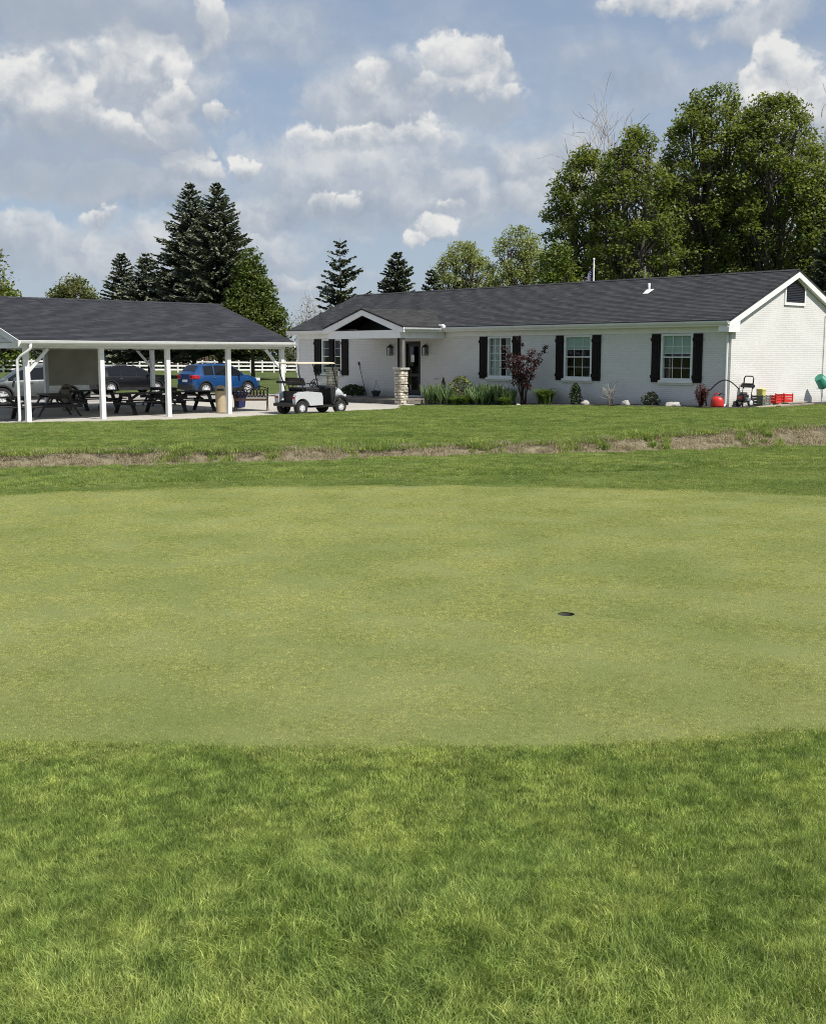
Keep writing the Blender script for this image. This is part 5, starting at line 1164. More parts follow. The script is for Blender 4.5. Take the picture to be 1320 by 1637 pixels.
# ------------------------------------------------------------------ trees
def unit(n):
    v = rng.normal(size=(n, 3)); return v / np.linalg.norm(v, axis=1, keepdims=True)
def leaf_quads(C, size, up=0.4, asp=0.6):
    """one leaf quad per centre, random tilt"""
    n = len(C); a = unit(n); a[:, 2] *= 0.7; nrm = unit(n); nrm[:, 2] = np.abs(nrm[:, 2]) + up; nrm /= np.linalg.norm(nrm, axis=1, keepdims=True)
    u = np.cross(nrm, a); u /= np.linalg.norm(u, axis=1, keepdims=True) + 1e-9; w = np.cross(nrm, u)
    s_ = (size * rng.uniform(0.6, 1.35, n))[:, None]
    V = np.stack([C - u * s_, C - w * s_ * asp, C + u * s_, C + w * s_ * asp], 1).reshape(-1, 3)
    return V, np.arange(4 * n).reshape(n, 4)
def tree(name, label, base, h, prof, rx, trunk_h, leaves, clumps, leaf, mat, bark='bark', stems=1, trunk_r=None, cl_r=0.9, group='trees behind the house and car park', sparse=1.0, seed=1, fill=0.35, up=0.5, cat='tree'):
    """deciduous tree: stems, limbs that run out to leaf clumps, crown of leaf faces. prof: crown radius share over 0..1 of crown height"""
    global rng
    rng = np.random.default_rng(seed); random.seed(seed)
    t = thing(name, label, cat, base, 0, group); trunk_r = trunk_r or h * 0.016
    cc = []; tries = 0
    while len(cc) < clumps and tries < clumps * 60:
        tries += 1; u = rng.random() ** 0.9; R = rx * interp(prof, u)
        rr = math.sqrt(rng.random()) if rng.random() < fill else rng.uniform(0.75, 1.0); a = rng.uniform(0, 2 * PI)
        p = np.array([R * rr * math.cos(a), R * rr * math.sin(a), trunk_h + (h - trunk_h) * u])
        if all(np.linalg.norm((p - q) * (1, 1, 0.9)) > cl_r * 0.62 for q in cc[-400:]): cc.append(p)
    cc = np.array(cc)
    m = MB(); axes = []
    for k in range(stems):
        a = 2 * PI * k / stems + 0.6; off = 0.0 if stems == 1 else rx * 0.10; sp_ = 0.0 if stems == 1 else rx * 0.30
        pts = [(off * math.cos(a) + sp_ * math.cos(a) * u ** 1.3 + 0.02 * h * (rng.random() - .5) * u, off * math.sin(a) + sp_ * math.sin(a) * u ** 1.3 + 0.02 * h * (rng.random() - .5) * u, -0.3 + (h * 0.93 + 0.3) * u) for u in np.linspace(0, 1, 9)]
        m.tube(pts, [trunk_r * (1 - 0.93 * u) ** 0.9 + 0.012 for u in np.linspace(0, 1, 9)], 8); axes.append(np.array(pts))
    m.build('trunk', bark, t, smooth=True)
    m = MB()
    for p in cc:
        ax = axes[rng.integers(len(axes))]; zz = max(trunk_h * 0.6, p[2] - (np.hypot(p[0], p[1]) * rng.uniform(0.9, 1.7) + 0.3)); zz = min(zz, h * 0.85)
        i = int(np.argmin(np.abs(ax[:, 2] - zz))); s0 = ax[i]; mid = s0 * 0.55 + p * 0.45 + np.array([0, 0, -0.10 * np.hypot(*(p - s0)[:2])]) + rng.normal(size=3) * 0.1
        r0 = min(trunk_r * 0.38, 0.025 + 0.012 * np.linalg.norm(p - s0)); m.tube([s0, mid, p], [r0, r0 * 0.6, 0.012], 4, False)
        for _ in range(3):
            q = p + unit(1)[0] * cl_r * 0.8; m.tube([p * 0.8 + mid * 0.2, q], [r0 * 0.35, 0.008], 3, False)
    m.build('limbs', bark, t)['kind'] = 'stuff'
    if leaves:
        n = leaves // len(cc); cols_ = np.clip(rng.normal(0.5, 0.20, len(cc)), 0.05, 0.95); C = []; rn = []
        for p, c_ in zip(cc, cols_):
            k = max(4, int(n * rng.uniform(0.5, 1.5) * sparse)); d = unit(k) * (rng.random(k) ** 0.45)[:, None] * cl_r * rng.uniform(0.75, 1.25); d[:, 2] *= 0.75
            C.append(p + d); rn.append(np.clip(c_ + rng.normal(0, 0.22, k), 0, 1))
        C = np.concatenate(C); V, Fs = leaf_quads(C, leaf, up); me = npmesh('crown', V, Fs, mat, np.concatenate(rn)); link('crown', me, None, t)
    return t
def spruce(name, label, base, h, R, mat='needle', levels=34, per=9, seed=3, low=0.06, dens=1.0, droop=0.25, group='spruces beyond the car park and house', open_=0.0, power=0.85):
    global rng
    rng = np.random.default_rng(seed); t = thing(name, label, 'tree', base, 0, group)
    MB().tube([(0, 0, -0.3), (0.03, 0, h * 0.5), (0, 0, h)], [h * 0.014, h * 0.008, 0.012], 8).build('trunk', 'bark', t, smooth=True)
    m = MB(); C = []; U = []; Wd = []; rn = []
    for i in range(levels):
        u = (i + rng.random() * 0.6) / levels; z = h * (low + (0.985 - low) * u); env = (1 - u) ** power * (1.0 if u > 0.06 else 0.8)
        k = max(4, int(per * (1 - 0.45 * u)))
        for j in range(k):
            if rng.random() < open_: continue
            L = R * env * rng.uniform(0.62, 1.12) + 0.12; a = 2 * PI * (j + rng.random()) / k; ca, sa = math.cos(a), math.sin(a)
            dr = droop * rng.uniform(0.6, 1.4) * (1 - u); tip = 0.22 * L
            path = [np.array([ca * L * s_, sa * L * s_, z - dr * L * s_ + (0.35 * u * L * s_) + tip * s_ * s_ * 0.6]) for s_ in (0, 0.35, 0.7, 1.0)]
            m.tube(path, [0.018 + 0.006 * L, 0.014 + 0.004 * L, 0.01, 0.004], 3, False)
            ns = max(6, int(L * 13 * dens)); bc = np.clip(rng.normal(0.42, 0.2), 0, 1); PA = np.array(path)
            ss = np.repeat(np.linspace(0.10, 1.0, ns), 3); k3 = len(ss); q = np.interp(ss, (0, .35, .7, 1), np.arange(4)); i0 = np.minimum(2, q.astype(int)); f = (q - i0)[:, None]
            p = PA[i0] * (1 - f) + PA[i0 + 1] * f; sd = np.tile((-1, 1, 0), ns)
            l = (0.20 + 0.13 * L * (1.15 - ss)) * rng.uniform(0.7, 1.35, k3); ang = a + sd * rng.uniform(0.45, 1.1, k3)
            d = np.stack([np.cos(ang), np.sin(ang), np.where(sd == 0, rng.uniform(-0.15, 0.55, k3), rng.uniform(-0.55, 0.15, k3))], -1); d /= np.linalg.norm(d, axis=1, keepdims=True)
            wv = np.cross(d, (0, 0, 1)) * rng.uniform(0.3, 1, k3)[:, None]; wv[:, 2] += rng.uniform(-.5, .9, k3); wv /= np.linalg.norm(wv, axis=1, keepdims=True)
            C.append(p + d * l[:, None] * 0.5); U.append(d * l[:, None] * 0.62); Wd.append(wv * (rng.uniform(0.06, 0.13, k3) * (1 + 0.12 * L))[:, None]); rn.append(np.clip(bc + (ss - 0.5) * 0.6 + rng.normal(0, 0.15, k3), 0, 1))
    m.build('branches', 'bark', t)['kind'] = 'stuff'
    C, U, Wd, rn = (np.concatenate(k_) for k_ in (C, U, Wd, rn))
    V = np.stack([C - U, C - Wd, C + U, C + Wd], 1).reshape(-1, 3); Fs = np.arange(len(V)).reshape(-1, 4)
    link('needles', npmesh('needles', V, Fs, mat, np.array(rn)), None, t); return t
def place(px, Y, z=None):
    X = (px - CX) / FH * Y; z = ground_z(X, Y) if z is None else z; return Vector((X, Y, z))
def hgt(py, Y, z): return CAMZ + (HZ - py) / FH * Y * 1.0 - z
# twin tall spruces and the smaller ones to their left
for px_, top_, wpx, Y, lb, sd, mt in ((310, 296, 104, 104, 'tall left one of the twin blue green spruces behind the pavilion', 11, 'needle'), (352, 297, 112, 100, 'tall right one of the twin spruces, in front of the leafy maple', 12, 'needle'),
                          (199, 405, 64, 112, 'small dark spruce at the left of the spruce row', 13, 'needle_dark'), (238, 406, 84, 108, 'small grey green spruce left of the twin tall ones', 14, 'needle')):
    b = place(px_, Y); spruce('spruce_tree', lb, b, hgt(top_, Y, b.z), wpx / FH * Y, mt, levels=52 if top_ < 350 else 34, per=11, seed=sd, dens=0.62, low=0.15)
b = place(545, 92); spruce('spruce_tree', 'open branched spruce rising behind the left end of the house', b, hgt(384, 92, b.z), 72 / FH * 92, 'needle_dark', levels=30, per=8, seed=15, open_=0.22, dens=0.62, power=0.72, droop=0.12)
b = place(635, 95); spruce('spruce_tree', 'dense conical spruce above the house roof', b, hgt(404, 95, b.z), 72 / FH * 95, 'needle_dark', levels=36, per=12, seed=16, dens=0.75, power=0.8)
b = place(689, 96); spruce('spruce_tree', 'tip of a small spruce beside the pale green trees', b, hgt(430, 96, b.z), 44 / FH * 96, 'needle_dark', levels=26, per=9, seed=17, dens=0.7)
b = place(1318, 60); spruce('spruce_tree', 'dark spruce at the right edge behind the gable', b, hgt(372, 60, b.z), 62 / FH * 60, 'needle_dark', levels=26, per=10, seed=18, dens=0.9, power=0.7)
P_OVAL = [(0, 0.45), (0.2, 0.85), (0.45, 1.0), (0.7, 0.86), (0.88, 0.55), (1, 0.12)]; P_CONE = [(0, 0.92), (0.12, 1.0), (0.5, 0.60), (0.8, 0.26), (1, 0.03)]; P_COL = [(0, 0.6), (0.2, 0.95), (0.6, 1.0), (0.85, 0.75), (1, 0.25)]; P_TALL = [(0, 0.5), (0.2, 0.85), (0.5, 1.0), (0.75, 0.92), (0.9, 0.68), (1, 0.25)]; P_DOME = [(0, 0.8), (0.3, 1), (0.6, 0.92), (0.85, 0.6), (1, 0.15)]
def dt(px_, Y, top_, wpx, lb, sd, leaves, clumps, leaf, mat, prof=P_OVAL, low=0.16, stems=1, cl=0.9, name='leafy_tree', **kw):
    b = place(px_, Y); h = hgt(top_, Y, b.z); return tree(name, lb, b, h * 0.975, prof, wpx / 2 / FH * Y * 0.93, h * low, leaves, clumps, leaf, mat, seed=sd, stems=stems, cl_r=cl, **kw)
dt(404, 96, 400, 126, 'bright green conical maple at the right of the twin spruces', 21, 21000, 150, 0.13, 'leaf_dull', P_CONE, 0.25, cl=0.95, fill=0.5)
# the large trees behind the house
dt(930, 74, 240, 166, 'broad dark tree at the left of the large trees behind the house', 22, 25000, 230, 0.105, 'leaf_big', P_DOME, 0.10, 4, 0.66, fill=0.35)
dt(1008, 70, 208, 168, 'upright dark tree second from the left behind the house', 23, 25000, 230, 0.105, 'leaf_big', P_OVAL, 0.10, 4, 0.72, fill=0.45)
dt(1128, 72, 150, 190, 'tallest dark tree behind the house with rounded top', 24, 37000, 330, 0.105, 'leaf_big', P_TALL, 0.10, 5, 0.68, fill=0.35)
dt(1222, 70, 162, 192, 'tall dark tree behind the gable end of the house', 25, 37000, 330, 0.105, 'leaf_big', P_TALL, 0.10, 5, 0.68, fill=0.35)
dt(1303, 66, 268, 110, 'lower dark tree at the right edge beyond the gable', 26, 24000, 160, 0.10, 'leaf_big', P_OVAL, 0.10, 2, 0.85, fill=0.5)
dt(890, 66, 392, 74, 'low bright green tree at the foot of the big trees', 27, 10000, 80, 0.10, 'leaf_maple', P_DOME, 0.10, 1, 0.75)
dt(1070, 84, 290, 190, 'dark tree filling the gap behind the two groups of tall trees', 28, 27000, 190, 0.10, 'leaf_big', P_OVAL, 0.10, 2, 0.85)
dt(1185, 86, 300, 190, 'dark tree showing in the gaps behind the two tallest trees', 29, 26000, 190, 0.10, 'leaf_big', P_OVAL, 0.10, 2, 0.85)
# pale spring trees
dt(740, 105, 390, 116, 'pale green upright tree left of the two behind the roof', 31, 24000, 190, 0.11, 'leaf_light', P_COL, 0.08, 4, 0.75, sparse=0.9)
dt(826, 100, 366, 112, 'pale green feathery tree beside the big dark trees', 32, 24000, 190, 0.11, 'leaf_light', P_COL, 0.08, 4, 0.75, sparse=0.8)
dt(494, 98, 470, 70, 'thin pale shrub tree just coming into leaf by the house end', 33, 900, 90, 0.09, 'leaf_pale', P_DOME, 0.08, 5, 0.8, 'sparse_tree', bark='bark_pale', trunk_r=0.05)
dt(122, 150, 444, 100, 'wide olive green tree far behind the pavilion', 34, 15000, 150, 0.2, 'leaf_olive', P_DOME, 0.06, 5, 1.2)
dt(-22, 88, 380, 84, 'half bare tree cut by the left edge of the picture', 35, 3200, 70, 0.17, 'leaf_olive', P_OVAL, 0.2, 1, 1.0, sparse=0.8)
dt(12, 120, 455, 60, 'low bright green tree at the left edge behind the pavilion', 36, 6000, 60, 0.2, 'leaf_maple', P_DOME, 0.06, 2, 1.0)
# bare trees
def bare_tree(label, px_, Y, top_, wpx, sd):
    global rng
    rng = np.random.default_rng(sd); b = place(px_, Y); h = hgt(top_, Y, b.z); t = thing('bare_tree', label, 'tree', b, 0, 'bare trees behind the leafy ones'); mt, mb = MB(), MB(); spread = wpx / 2 / FH * Y
    def grow(p, d, L, r, lev, acc):
        pts = [p]; q = p.copy(); dd = d.copy()
        for _ in range(3):
            dd = dd + rng.normal(size=3) * 0.16 + np.array([0, 0, 0.05]); dd /= np.linalg.norm(dd); q = q + dd * L / 3; pts.append(q.copy())
        acc.tube(pts, [r, r * 0.85, r * 0.72, r * 0.55], 6 if lev < 2 else 3, False)
        if lev < 6:
            for _ in range(3 if lev in (1, 2, 3) else 2):
                nd = dd + unit(1)[0] * 0.62; nd[2] += 0.12; nd /= np.linalg.norm(nd); grow(pts[rng.integers(2, 4)], nd, L * rng.uniform(0.62, 0.85), max(0.022, r * 0.55), lev + 1, mb)
    grow(np.array([0, 0, -0.3]), np.array([0.02, 0, 1.0]), h * 0.36, h * 0.013, 0, mt)
    sc_ = h / max(v[2] for v in mb.v)
    for mm in (mt, mb): mm.v = [(x * sc_ * 0.9, y * sc_ * 0.9, z * sc_) for x, y, z in mm.v]
    mt.build('trunk', 'bark_pale', t, smooth=True); mb.build('branches', 'bark_pale', t); return t
bare_tree('bare pale tree whose twigs show above the big dark trees', 1046, 88, 138, 100, 41)
bare_tree('bare tree with pale twigs left above the big dark trees', 962, 90, 190, 80, 42)
bare_tree('bare tree at the right edge of the picture', 1330, 84, 105, 110, 43)
# dark hedge and shrubs by the far fence
def shrub(name, label, base, rx, h, n, leaf, mat, group=None, cat='shrub', seed=1, prof=None, stem_mat='bark', up=0.5, stems=7):
    global rng
    rng = np.random.default_rng(seed); t = thing(name, label, cat, base, 0, group); prof = prof or [(0, 0.6), (0.35, 1.0), (0.7, 0.85), (1, 0.2)]
    C = []; bumps = unit(9) * rng.uniform(0.05, 0.3, 9)[:, None]
    for _ in range(n):
        u = rng.random(); R = rx * interp(prof, u); a = rng.uniform(0, 2 * PI); k = rng.random() ** 0.35 * (1 + 0.18 * math.sin(3 * a + 5 * u + seed) + 0.12 * math.sin(7 * a - 9 * u)); C.append((R * k * math.cos(a), R * k * math.sin(a), 0.03 * h + u * h * (1 - 0.10 * rng.random())))
    C = np.array(C); V, Fs = leaf_quads(C, leaf, up); link('foliage', npmesh('foliage', V, Fs, mat, np.clip(0.5 + 0.3 * np.sin(C[:, 0] * 9 / rx * 0.5 + C[:, 2] * 7 / h) + rng.normal(0, 0.22, n), 0, 1)), None, t)
    m = MB()
    for k in range(stems):
        a = 2 * PI * k / stems + rng.random(); m.tube([(0.05 * rx * math.cos(a), 0.05 * rx * math.sin(a), -0.03), (0.3 * rx * math.cos(a), 0.3 * rx * math.sin(a), h * 0.45), (0.5 * rx * math.cos(a), 0.5 * rx * math.sin(a), h * 0.8)], [0.012 + 0.01 * h, 0.008 + 0.005 * h, 0.004], 5)
    m.build('stems', stem_mat, t); return t
hd = [(-40, 'leaf_olive'), (20, 'hedge_dark'), (75, 'hedge_dark'), (130, 'hedge_brown'), (185, 'hedge_dark'), (240, 'hedge_dark'), (296, 'hedge_brown'), (345, 'hedge_dark'), (392, 'hedge_dark'), (436, 'hedge_dark'), (480, 'leaf_pale')]
nm = {'leaf_olive': 'olive', 'hedge_dark': 'dark green', 'hedge_brown': 'brownish', 'leaf_pale': 'pale'}
order = ['first', 'second', 'third', 'fourth', 'fifth', 'sixth', 'seventh', 'eighth', 'ninth', 'tenth', 'eleventh']
for k, (px_, mt) in enumerate(hd):
    Y = 142 + 4 * (k % 3); b = place(px_, Y); shrub('hedge_shrub', f'{nm[mt]} shrub behind the white fence, {order[k]} from the left', b, 3.4, 3.6 if k % 2 else 3.0, 1500, 0.22, mt, 'shrubs behind the white fence', seed=50 + k, stems=5)

# ------------------------------------------------------------------ white ranch fence
FA, FB = place(-90, 116), place(474, 134); nF = 27
FE = thing('ranch_fence', 'white three rail ranch fence along the far side of the grass', 'fence', (0, 0, 0))
dv = (FB - FA) / nF
for i in range(nF + 1):
    p = FA + dv * i; p.z = ground_z(p.x, p.y)
    m = MB(); m.box(p.x - 0.07, p.y - 0.07, p.z - 0.1, p.x + 0.07, p.y + 0.07, p.z + 1.32); m.add([(p.x - .085, p.y - .085, p.z + 1.32), (p.x + .085, p.y - .085, p.z + 1.32), (p.x + .085, p.y + .085, p.z + 1.32), (p.x - .085, p.y + .085, p.z + 1.32), (p.x, p.y, p.z + 1.40)], [(0, 1, 4), (1, 2, 4), (2, 3, 4), (3, 0, 4)])
    m.build('post', 'fence_white', FE)
    if i < nF:
        q = FA + dv * (i + 1); q.z = ground_z(q.x, q.y)
        for hz_ in (0.32, 0.74, 1.16): MB().bar(p + Vector((0, 0, hz_)), q + Vector((0, 0, hz_)), 0.045, 0.17).build('rail', 'fence_white', FE)

# flag and pole behind the roof
b = place(946, 62); t = thing('flagpole', 'white flagpole behind the house roof', 'flagpole', b); hp = hgt(419, 62, b.z)
MB().tube([(0, 0, -0.2), (0, 0, hp)], [0.06, 0.04], 10).build('pole', 'fence_white', t); MB().lathe([(0.02, hp), (0.06, hp + 0.04), (0.06, hp + 0.08), (0.01, hp + 0.13)], 10).build('finial', 'fence_white', t)
FL = thing('flag', 'drooping striped flag with dark blue canton on the pole', 'flag', (b.x - 0.05, b.y, b.z + hp - 0.42))
def flagpt(u, v):
    return (-(0.62 * u) - 0.05 * math.sin(7 * u + 2 * v), 0.10 * math.sin(9 * u + 1.5 * v), -0.95 * v - 0.75 * u - 0.1 * u * u)
for k in range(13):
    m = MB(); us = np.linspace(0.62 if k < 8 else 0, 1, 12); v0, v1 = k / 13, (k + 1) / 13
    for u in us: m.v += [flagpt(u, v0), flagpt(u, v1)]
    m.f = [(2 * i, 2 * i + 2, 2 * i + 3, 2 * i + 1) for i in range(11)]; m.build('stripe', 'flag_red' if k % 2 == 0 else 'flag_white', FL)
m = MB(); us = np.linspace(0, 0.62, 9); vs = np.linspace(0, 8 / 13, 6)
for u in us: m.v += [flagpt(u, v) for v in vs]
m.f = [(i * 6 + j, (i + 1) * 6 + j, (i + 1) * 6 + j + 1, i * 6 + j + 1) for i in range(8) for j in range(5)]; cn = m.build('canton', 'flag_blue', FL)
for i in range(9):
    m = MB()
    for j in range(6 if i % 2 == 0 else 5):
        u, v = 0.62 * (j + (0.5 if i % 2 == 0 else 1.0)) / 6, 8 / 13 * (i + 0.6) / 9.3; c = Vector(flagpt(u, v)) + Vector((0, -0.012, 0))
        pts = [c + Vector(((0.022 if k % 2 == 0 else 0.009) * math.cos(PI / 2 + k * PI / 5), 0, (0.022 if k % 2 == 0 else 0.009) * math.sin(PI / 2 + k * PI / 5))) for k in range(10)]
        m.add(pts, [tuple(range(10))])
    m.build('star_row', 'flag_white', cn)
b = place(1027, 60); t = thing('mast', 'thin grey mast behind the house ridge', 'mast', b); MB().tube([(0, 0, -0.2), (0, 0, hgt(428, 60, b.z))], [0.04, 0.025], 8).build('pole', 'grey_metal', t); MB().box(-0.05, -0.05, -0.05, 0.05, 0.05, 0.4).build('foot', 'grey_metal', t)

# ------------------------------------------------------------------ garden plants along the house
def hp_(px, y): 
    """point on the ground at house-local depth y (negative is in front) under pixel column px"""
    p = wor(C0, hx(px, y), y); p.z = ground_z(p.x, p.y) + 0.03; return p
def strap_plant(name, label, base, n, h, spread, w, mat, arch_=0.5, group=None, seed=1, stiff=True, fans=1):
    global rng
    rng = np.random.default_rng(seed); t = thing(name, label, 'plant', base, 0, group); V = []; Fs = []; rn = []; seg = 5
    for k in range(n):
        fa = 2 * PI * (k % fans) / fans if fans > 1 else 0; cx, cy = (spread * 0.35 * math.cos(fa), spread * 0.35 * math.sin(fa)) if fans > 1 else rng.normal(size=2) * spread * 0.12
        a = rng.uniform(0, 2 * PI); H = h * rng.uniform(0.65, 1.1); out = spread * rng.uniform(0.2, 1.0) * (1 if not stiff else 0.6); b0 = len(V); wv = np.array([-math.sin(a), math.cos(a), 0]) * w * rng.uniform(0.7, 1.2) / 2; c = rng.random()
        for s_ in np.linspace(0, 1, seg + 1):
            r = out * (s_ ** (1.4 if stiff else 1.6)); z = H * (s_ - (arch_ * s_ ** 2.6)); q = np.array([cx + r * math.cos(a), cy + r * math.sin(a), z]); ww = (1 - s_ ** 3) * 0.98 + 0.02
            V += [q - wv * ww, q + wv * ww]
        for i in range(seg): Fs.append((b0 + 2 * i, b0 + 2 * i + 1, b0 + 2 * i + 3, b0 + 2 * i + 2)); rn.append(c)
    link('leaves', npmesh('leaves', np.array(V), np.array(Fs), mat, np.array(rn)), None, t)
    MB().lathe([(spread * 0.22, -0.04), (spread * 0.18, 0.03), (spread * 0.05, 0.06)], 10).build('rootstock', 'mulch', t); return t
GI = 'irises in the bed'
ir = [(688, -1.9, 0.66), (699, -2.0, 0.72), (711, -2.0, 0.62), (722, -1.7, 0.5), (736, -1.6, 0.5), (750, -1.55, 0.52), (763, -1.5, 0.64), (776, -1.45, 0.70), (789, -1.4, 0.68), (802, -1.35, 0.66), (814, -1.3, 0.55), (704, -1.4, 0.55), (744, -1.9, 0.45), (768, -1.85, 0.48), (693, -1.2, 0.6), (729, -2.1, 0.42), (757, -1.1, 0.6), (782, -1.0, 0.6), (796, -0.9, 0.6), (808, -1.7, 0.4)]
for k, (px_, y_, h_) in enumerate(ir):
    lily = px_ in (722, 736, 750, 744, 729, 808)
    strap_plant('daylily' if lily else 'iris_clump', ('grassy green daylily clump, ' if lily else 'sword leaved iris clump, ') + (['first', 'second', 'third', 'fourth', 'fifth', 'sixth', 'seventh', 'eighth', 'ninth', 'tenth', 'eleventh', 'twelfth', 'thirteenth', 'fourteenth', 'fifteenth', 'sixteenth', 'seventeenth', 'eighteenth', 'nineteenth', 'twentieth'][sorted(a[0] for a in ir).index(px_)]) + ' from the door along the bed', hp_(px_, y_), 170 if lily else 95, h_ * 1.4, 0.6 if lily else 0.62, 0.03 if lily else 0.06, 'leaf_lily' if lily else 'leaf_iris', 0.5 if lily else 0.12, GI, 60 + k, not lily, 1 if lily else 5)
strap_plant('daylily', 'round mound of arching daylily leaves right of the burgundy tree', hp_(872, -0.75), 340, 1.2, 0.9, 0.032, 'leaf_lily', 0.55, None, 80, False)
shrub('golden_shrub', 'golden green feathery shrub above the irises', hp_(737, -0.9), 0.55, 1.15, 1500, 0.045, 'leaf_golden', seed=81, prof=[(0, 0.5), (0.4, 1.0), (0.75, 0.9), (1, 0.35)])
shrub('dwarf_conifer', 'little dark conical evergreen left of the golden shrub', hp_(709, -0.9), 0.17, 1.12, 900, 0.035, 'leaf_conifer', seed=82, prof=[(0, 0.9), (0.3, 1.0), (0.7, 0.6), (1, 0.08)])
shrub('upright_evergreen', 'upright oval evergreen under the middle window', hp_(921, -0.6), 0.23, 0.80, 1300, 0.035, 'leaf_conifer', seed=83, prof=[(0, 0.75), (0.4, 1.0), (0.8, 0.8), (1, 0.25)])
shrub('round_evergreen', 'round dark green shrub below the right window', hp_(1042, -0.55), 0.33, 0.48, 1400, 0.035, 'needle', seed=84, prof=[(0, 0.75), (0.4, 1.0), (0.8, 0.75), (1, 0.25)])
shrub('low_shrub', 'low dark leafy shrub on the porch by the pole', wor(C0, hx(563, -0.45), -0.45, DZ), 0.62, 0.50, 1300, 0.055, 'leaf_conifer', seed=86, prof=[(0, 0.9), (0.4, 1.0), (0.8, 0.7), (1, 0.25)])
# burgundy barberry: upright wands
def wand_shrub(name, label, base, n, h, spread, mat, seed):
    global rng
    rng = np.random.default_rng(seed); t = thing(name, label, 'shrub', base); m = MB(); C = []
    for k in range(n):
        a = rng.uniform(0, 2 * PI); o_ = spread * rng.uniform(0.2, 1); H = h * rng.uniform(0.6, 1.05); p = [(0, 0, -0.02), (o_ * 0.75 * math.cos(a), o_ * 0.75 * math.sin(a), H * 0.55), (o_ * math.cos(a), o_ * math.sin(a), H)]
        m.tube(p, [0.010, 0.007, 0.003], 4); u = np.linspace(0.1, 1, 42)
        for s_ in u:
            q = np.array(p[0]) * (1 - s_) ** 2 + 2 * s_ * (1 - s_) * np.array(p[1]) + s_ * s_ * np.array(p[2]); C.append(q + rng.normal(size=3) * 0.025)
    m.build('stems', 'bark_red', t); C = np.array(C); V, Fs = leaf_quads(C, 0.028, 0.2); link('foliage', npmesh('foliage', V, Fs, mat, rng.random(len(C))), None, t); return t
wand_shrub('barberry_shrub', 'burgundy upright shrub near the house corner', hp_(1123, -0.6), 34, 0.80, 0.30, 'leaf_barberry', 85)
# burgundy small tree in front of the left window
def small_tree(name, label, base, h, rx, mat, bark, seed, n_leaf, leaf, stems=8, bare=False):
    global rng
    rng = np.random.default_rng(seed); t = thing(name, label, 'tree', base); m, tw = MB(), MB(); C = []
    for k in range(stems):
        a = 2 * PI * k / stems + rng.random() * 0.6; o_ = rx * rng.uniform(0.35, 0.95); H = h * rng.uniform(0.72, 1.0)
        pts = [np.array([0.06 * math.cos(a), 0.06 * math.sin(a), -0.05]), np.array([o_ * 0.25 * math.cos(a), o_ * 0.25 * math.sin(a), H * 0.33]), np.array([o_ * 0.65 * math.cos(a), o_ * 0.65 * math.sin(a), H * 0.66]), np.array([o_ * math.cos(a), o_ * math.sin(a), H])]
        pts = [p + rng.normal(size=3) * 0.03 for p in pts]; m.tube(pts, [0.032, 0.022, 0.013, 0.004], 6)
        for _ in range(9):
            s_ = rng.uniform(0.3, 1.0); q = np.array([np.interp(s_, (0, .33, .66, 1), [p[i] for p in pts]) for i in range(3)]); d = unit(1)[0]; d[2] = abs(d[2]) * 0.6 + 0.1; e = q + d * rng.uniform(0.2, 0.42); tw.tube([q, (q + e) / 2 + rng.normal(size=3) * 0.02, e], [0.007, 0.005, 0.002], 4)
            for _ in range(int(n_leaf / stems / 9)):
                f = rng.uniform(0.3, 1.05); C.append(q + (e - q) * f + rng.normal(size=3) * 0.055)
    m.build('stems', bark, t, smooth=True); tw.build('twigs', bark, t)['kind'] = 'stuff'
    if n_leaf: C = np.array(C); V, Fs = leaf_quads(C, leaf, 0.2, 0.8); link('crown', npmesh('crown', V, Fs, mat, np.clip(rng.normal(0.45, 0.25, len(C)), 0, 1)), None, t)
    return t
small_tree('burgundy_tree', 'small burgundy leaved tree in front of the left front window', hp_(836, -1.1), 2.45, 0.78, 'leaf_red', 'bark_red', 87, 2100, 0.042, 11)
small_tree('bare_sapling', 'tiny bare sapling between the two right windows', hp_(976, -0.6), 0.86, 0.30, 'leaf_red', 'bark_pale', 88, 0, 0.03, 5)
# stones in the bed
def rock(label, base, sx, sy, sz, seed, mat='rock'):
    bm = bmesh.new(); bmesh.ops.create_icosphere(bm, subdivisions=3, radius=1.0)
    for v in bm.verts:
        n_ = mnoise.noise(v.co * 1.3 + Vector((seed * 3.1, 0, 0))) * 0.35 + mnoise.noise(v.co * 3.5 + Vector((0, seed, 0))) * 0.12
        v.co = v.co * (1 + n_); v.co = Vector((v.co.x * sx, v.co.y * sy, max(-0.3, v.co.z) * sz))
    me = bpy.data.meshes.new('garden_rock'); bm.to_mesh(me); bm.free(); o = link('garden_rock', me, mat, smooth=True, loc=base, rot=(0, 0, seed)); return tag(o, label, 'rock', 'pale stones in the mulch bed')
for k, (px_, y_, a, c_, lb) in enumerate(((938, -0.62, 0.27, 0.20, 'pale rock beside the upright oval evergreen'), (1001, -0.72, 0.24, 0.22, 'pale pointed rock right of the bare sapling'), (1078, -0.62, 0.36, 0.20, 'widest pale rock, between the round shrub and burgundy shrub'), (829, -1.5, 0.14, 0.07, 'small flat pale stone at the foot of the burgundy tree'), (652, -2.95, 0.40, 0.05, 'flat pale stepping stone by the stone pier'))):
    rock(lb, hp_(px_, y_), a * 0.85, a * 0.62, c_ * 0.8, k + 1)
# bed edging
m = MB(); e_ = [(-13.7, -2.55), (-13.2, -2.62), (-12.4, -2.48), (-11.6, -2.3), (-10.8, -2.05), (-9.9, -1.85)]
pts = []
for x_, y_ in e_:
    p = wor(C0, x_, y_); pts.append((p.x, p.y, ground_z(p.x, p.y) + 0.045))
m.tube(pts, 0.035, 6); tag(m.build('bed_edging', 'black_plastic'), 'black plastic edging curving round the mulch bed by the porch', 'edging')
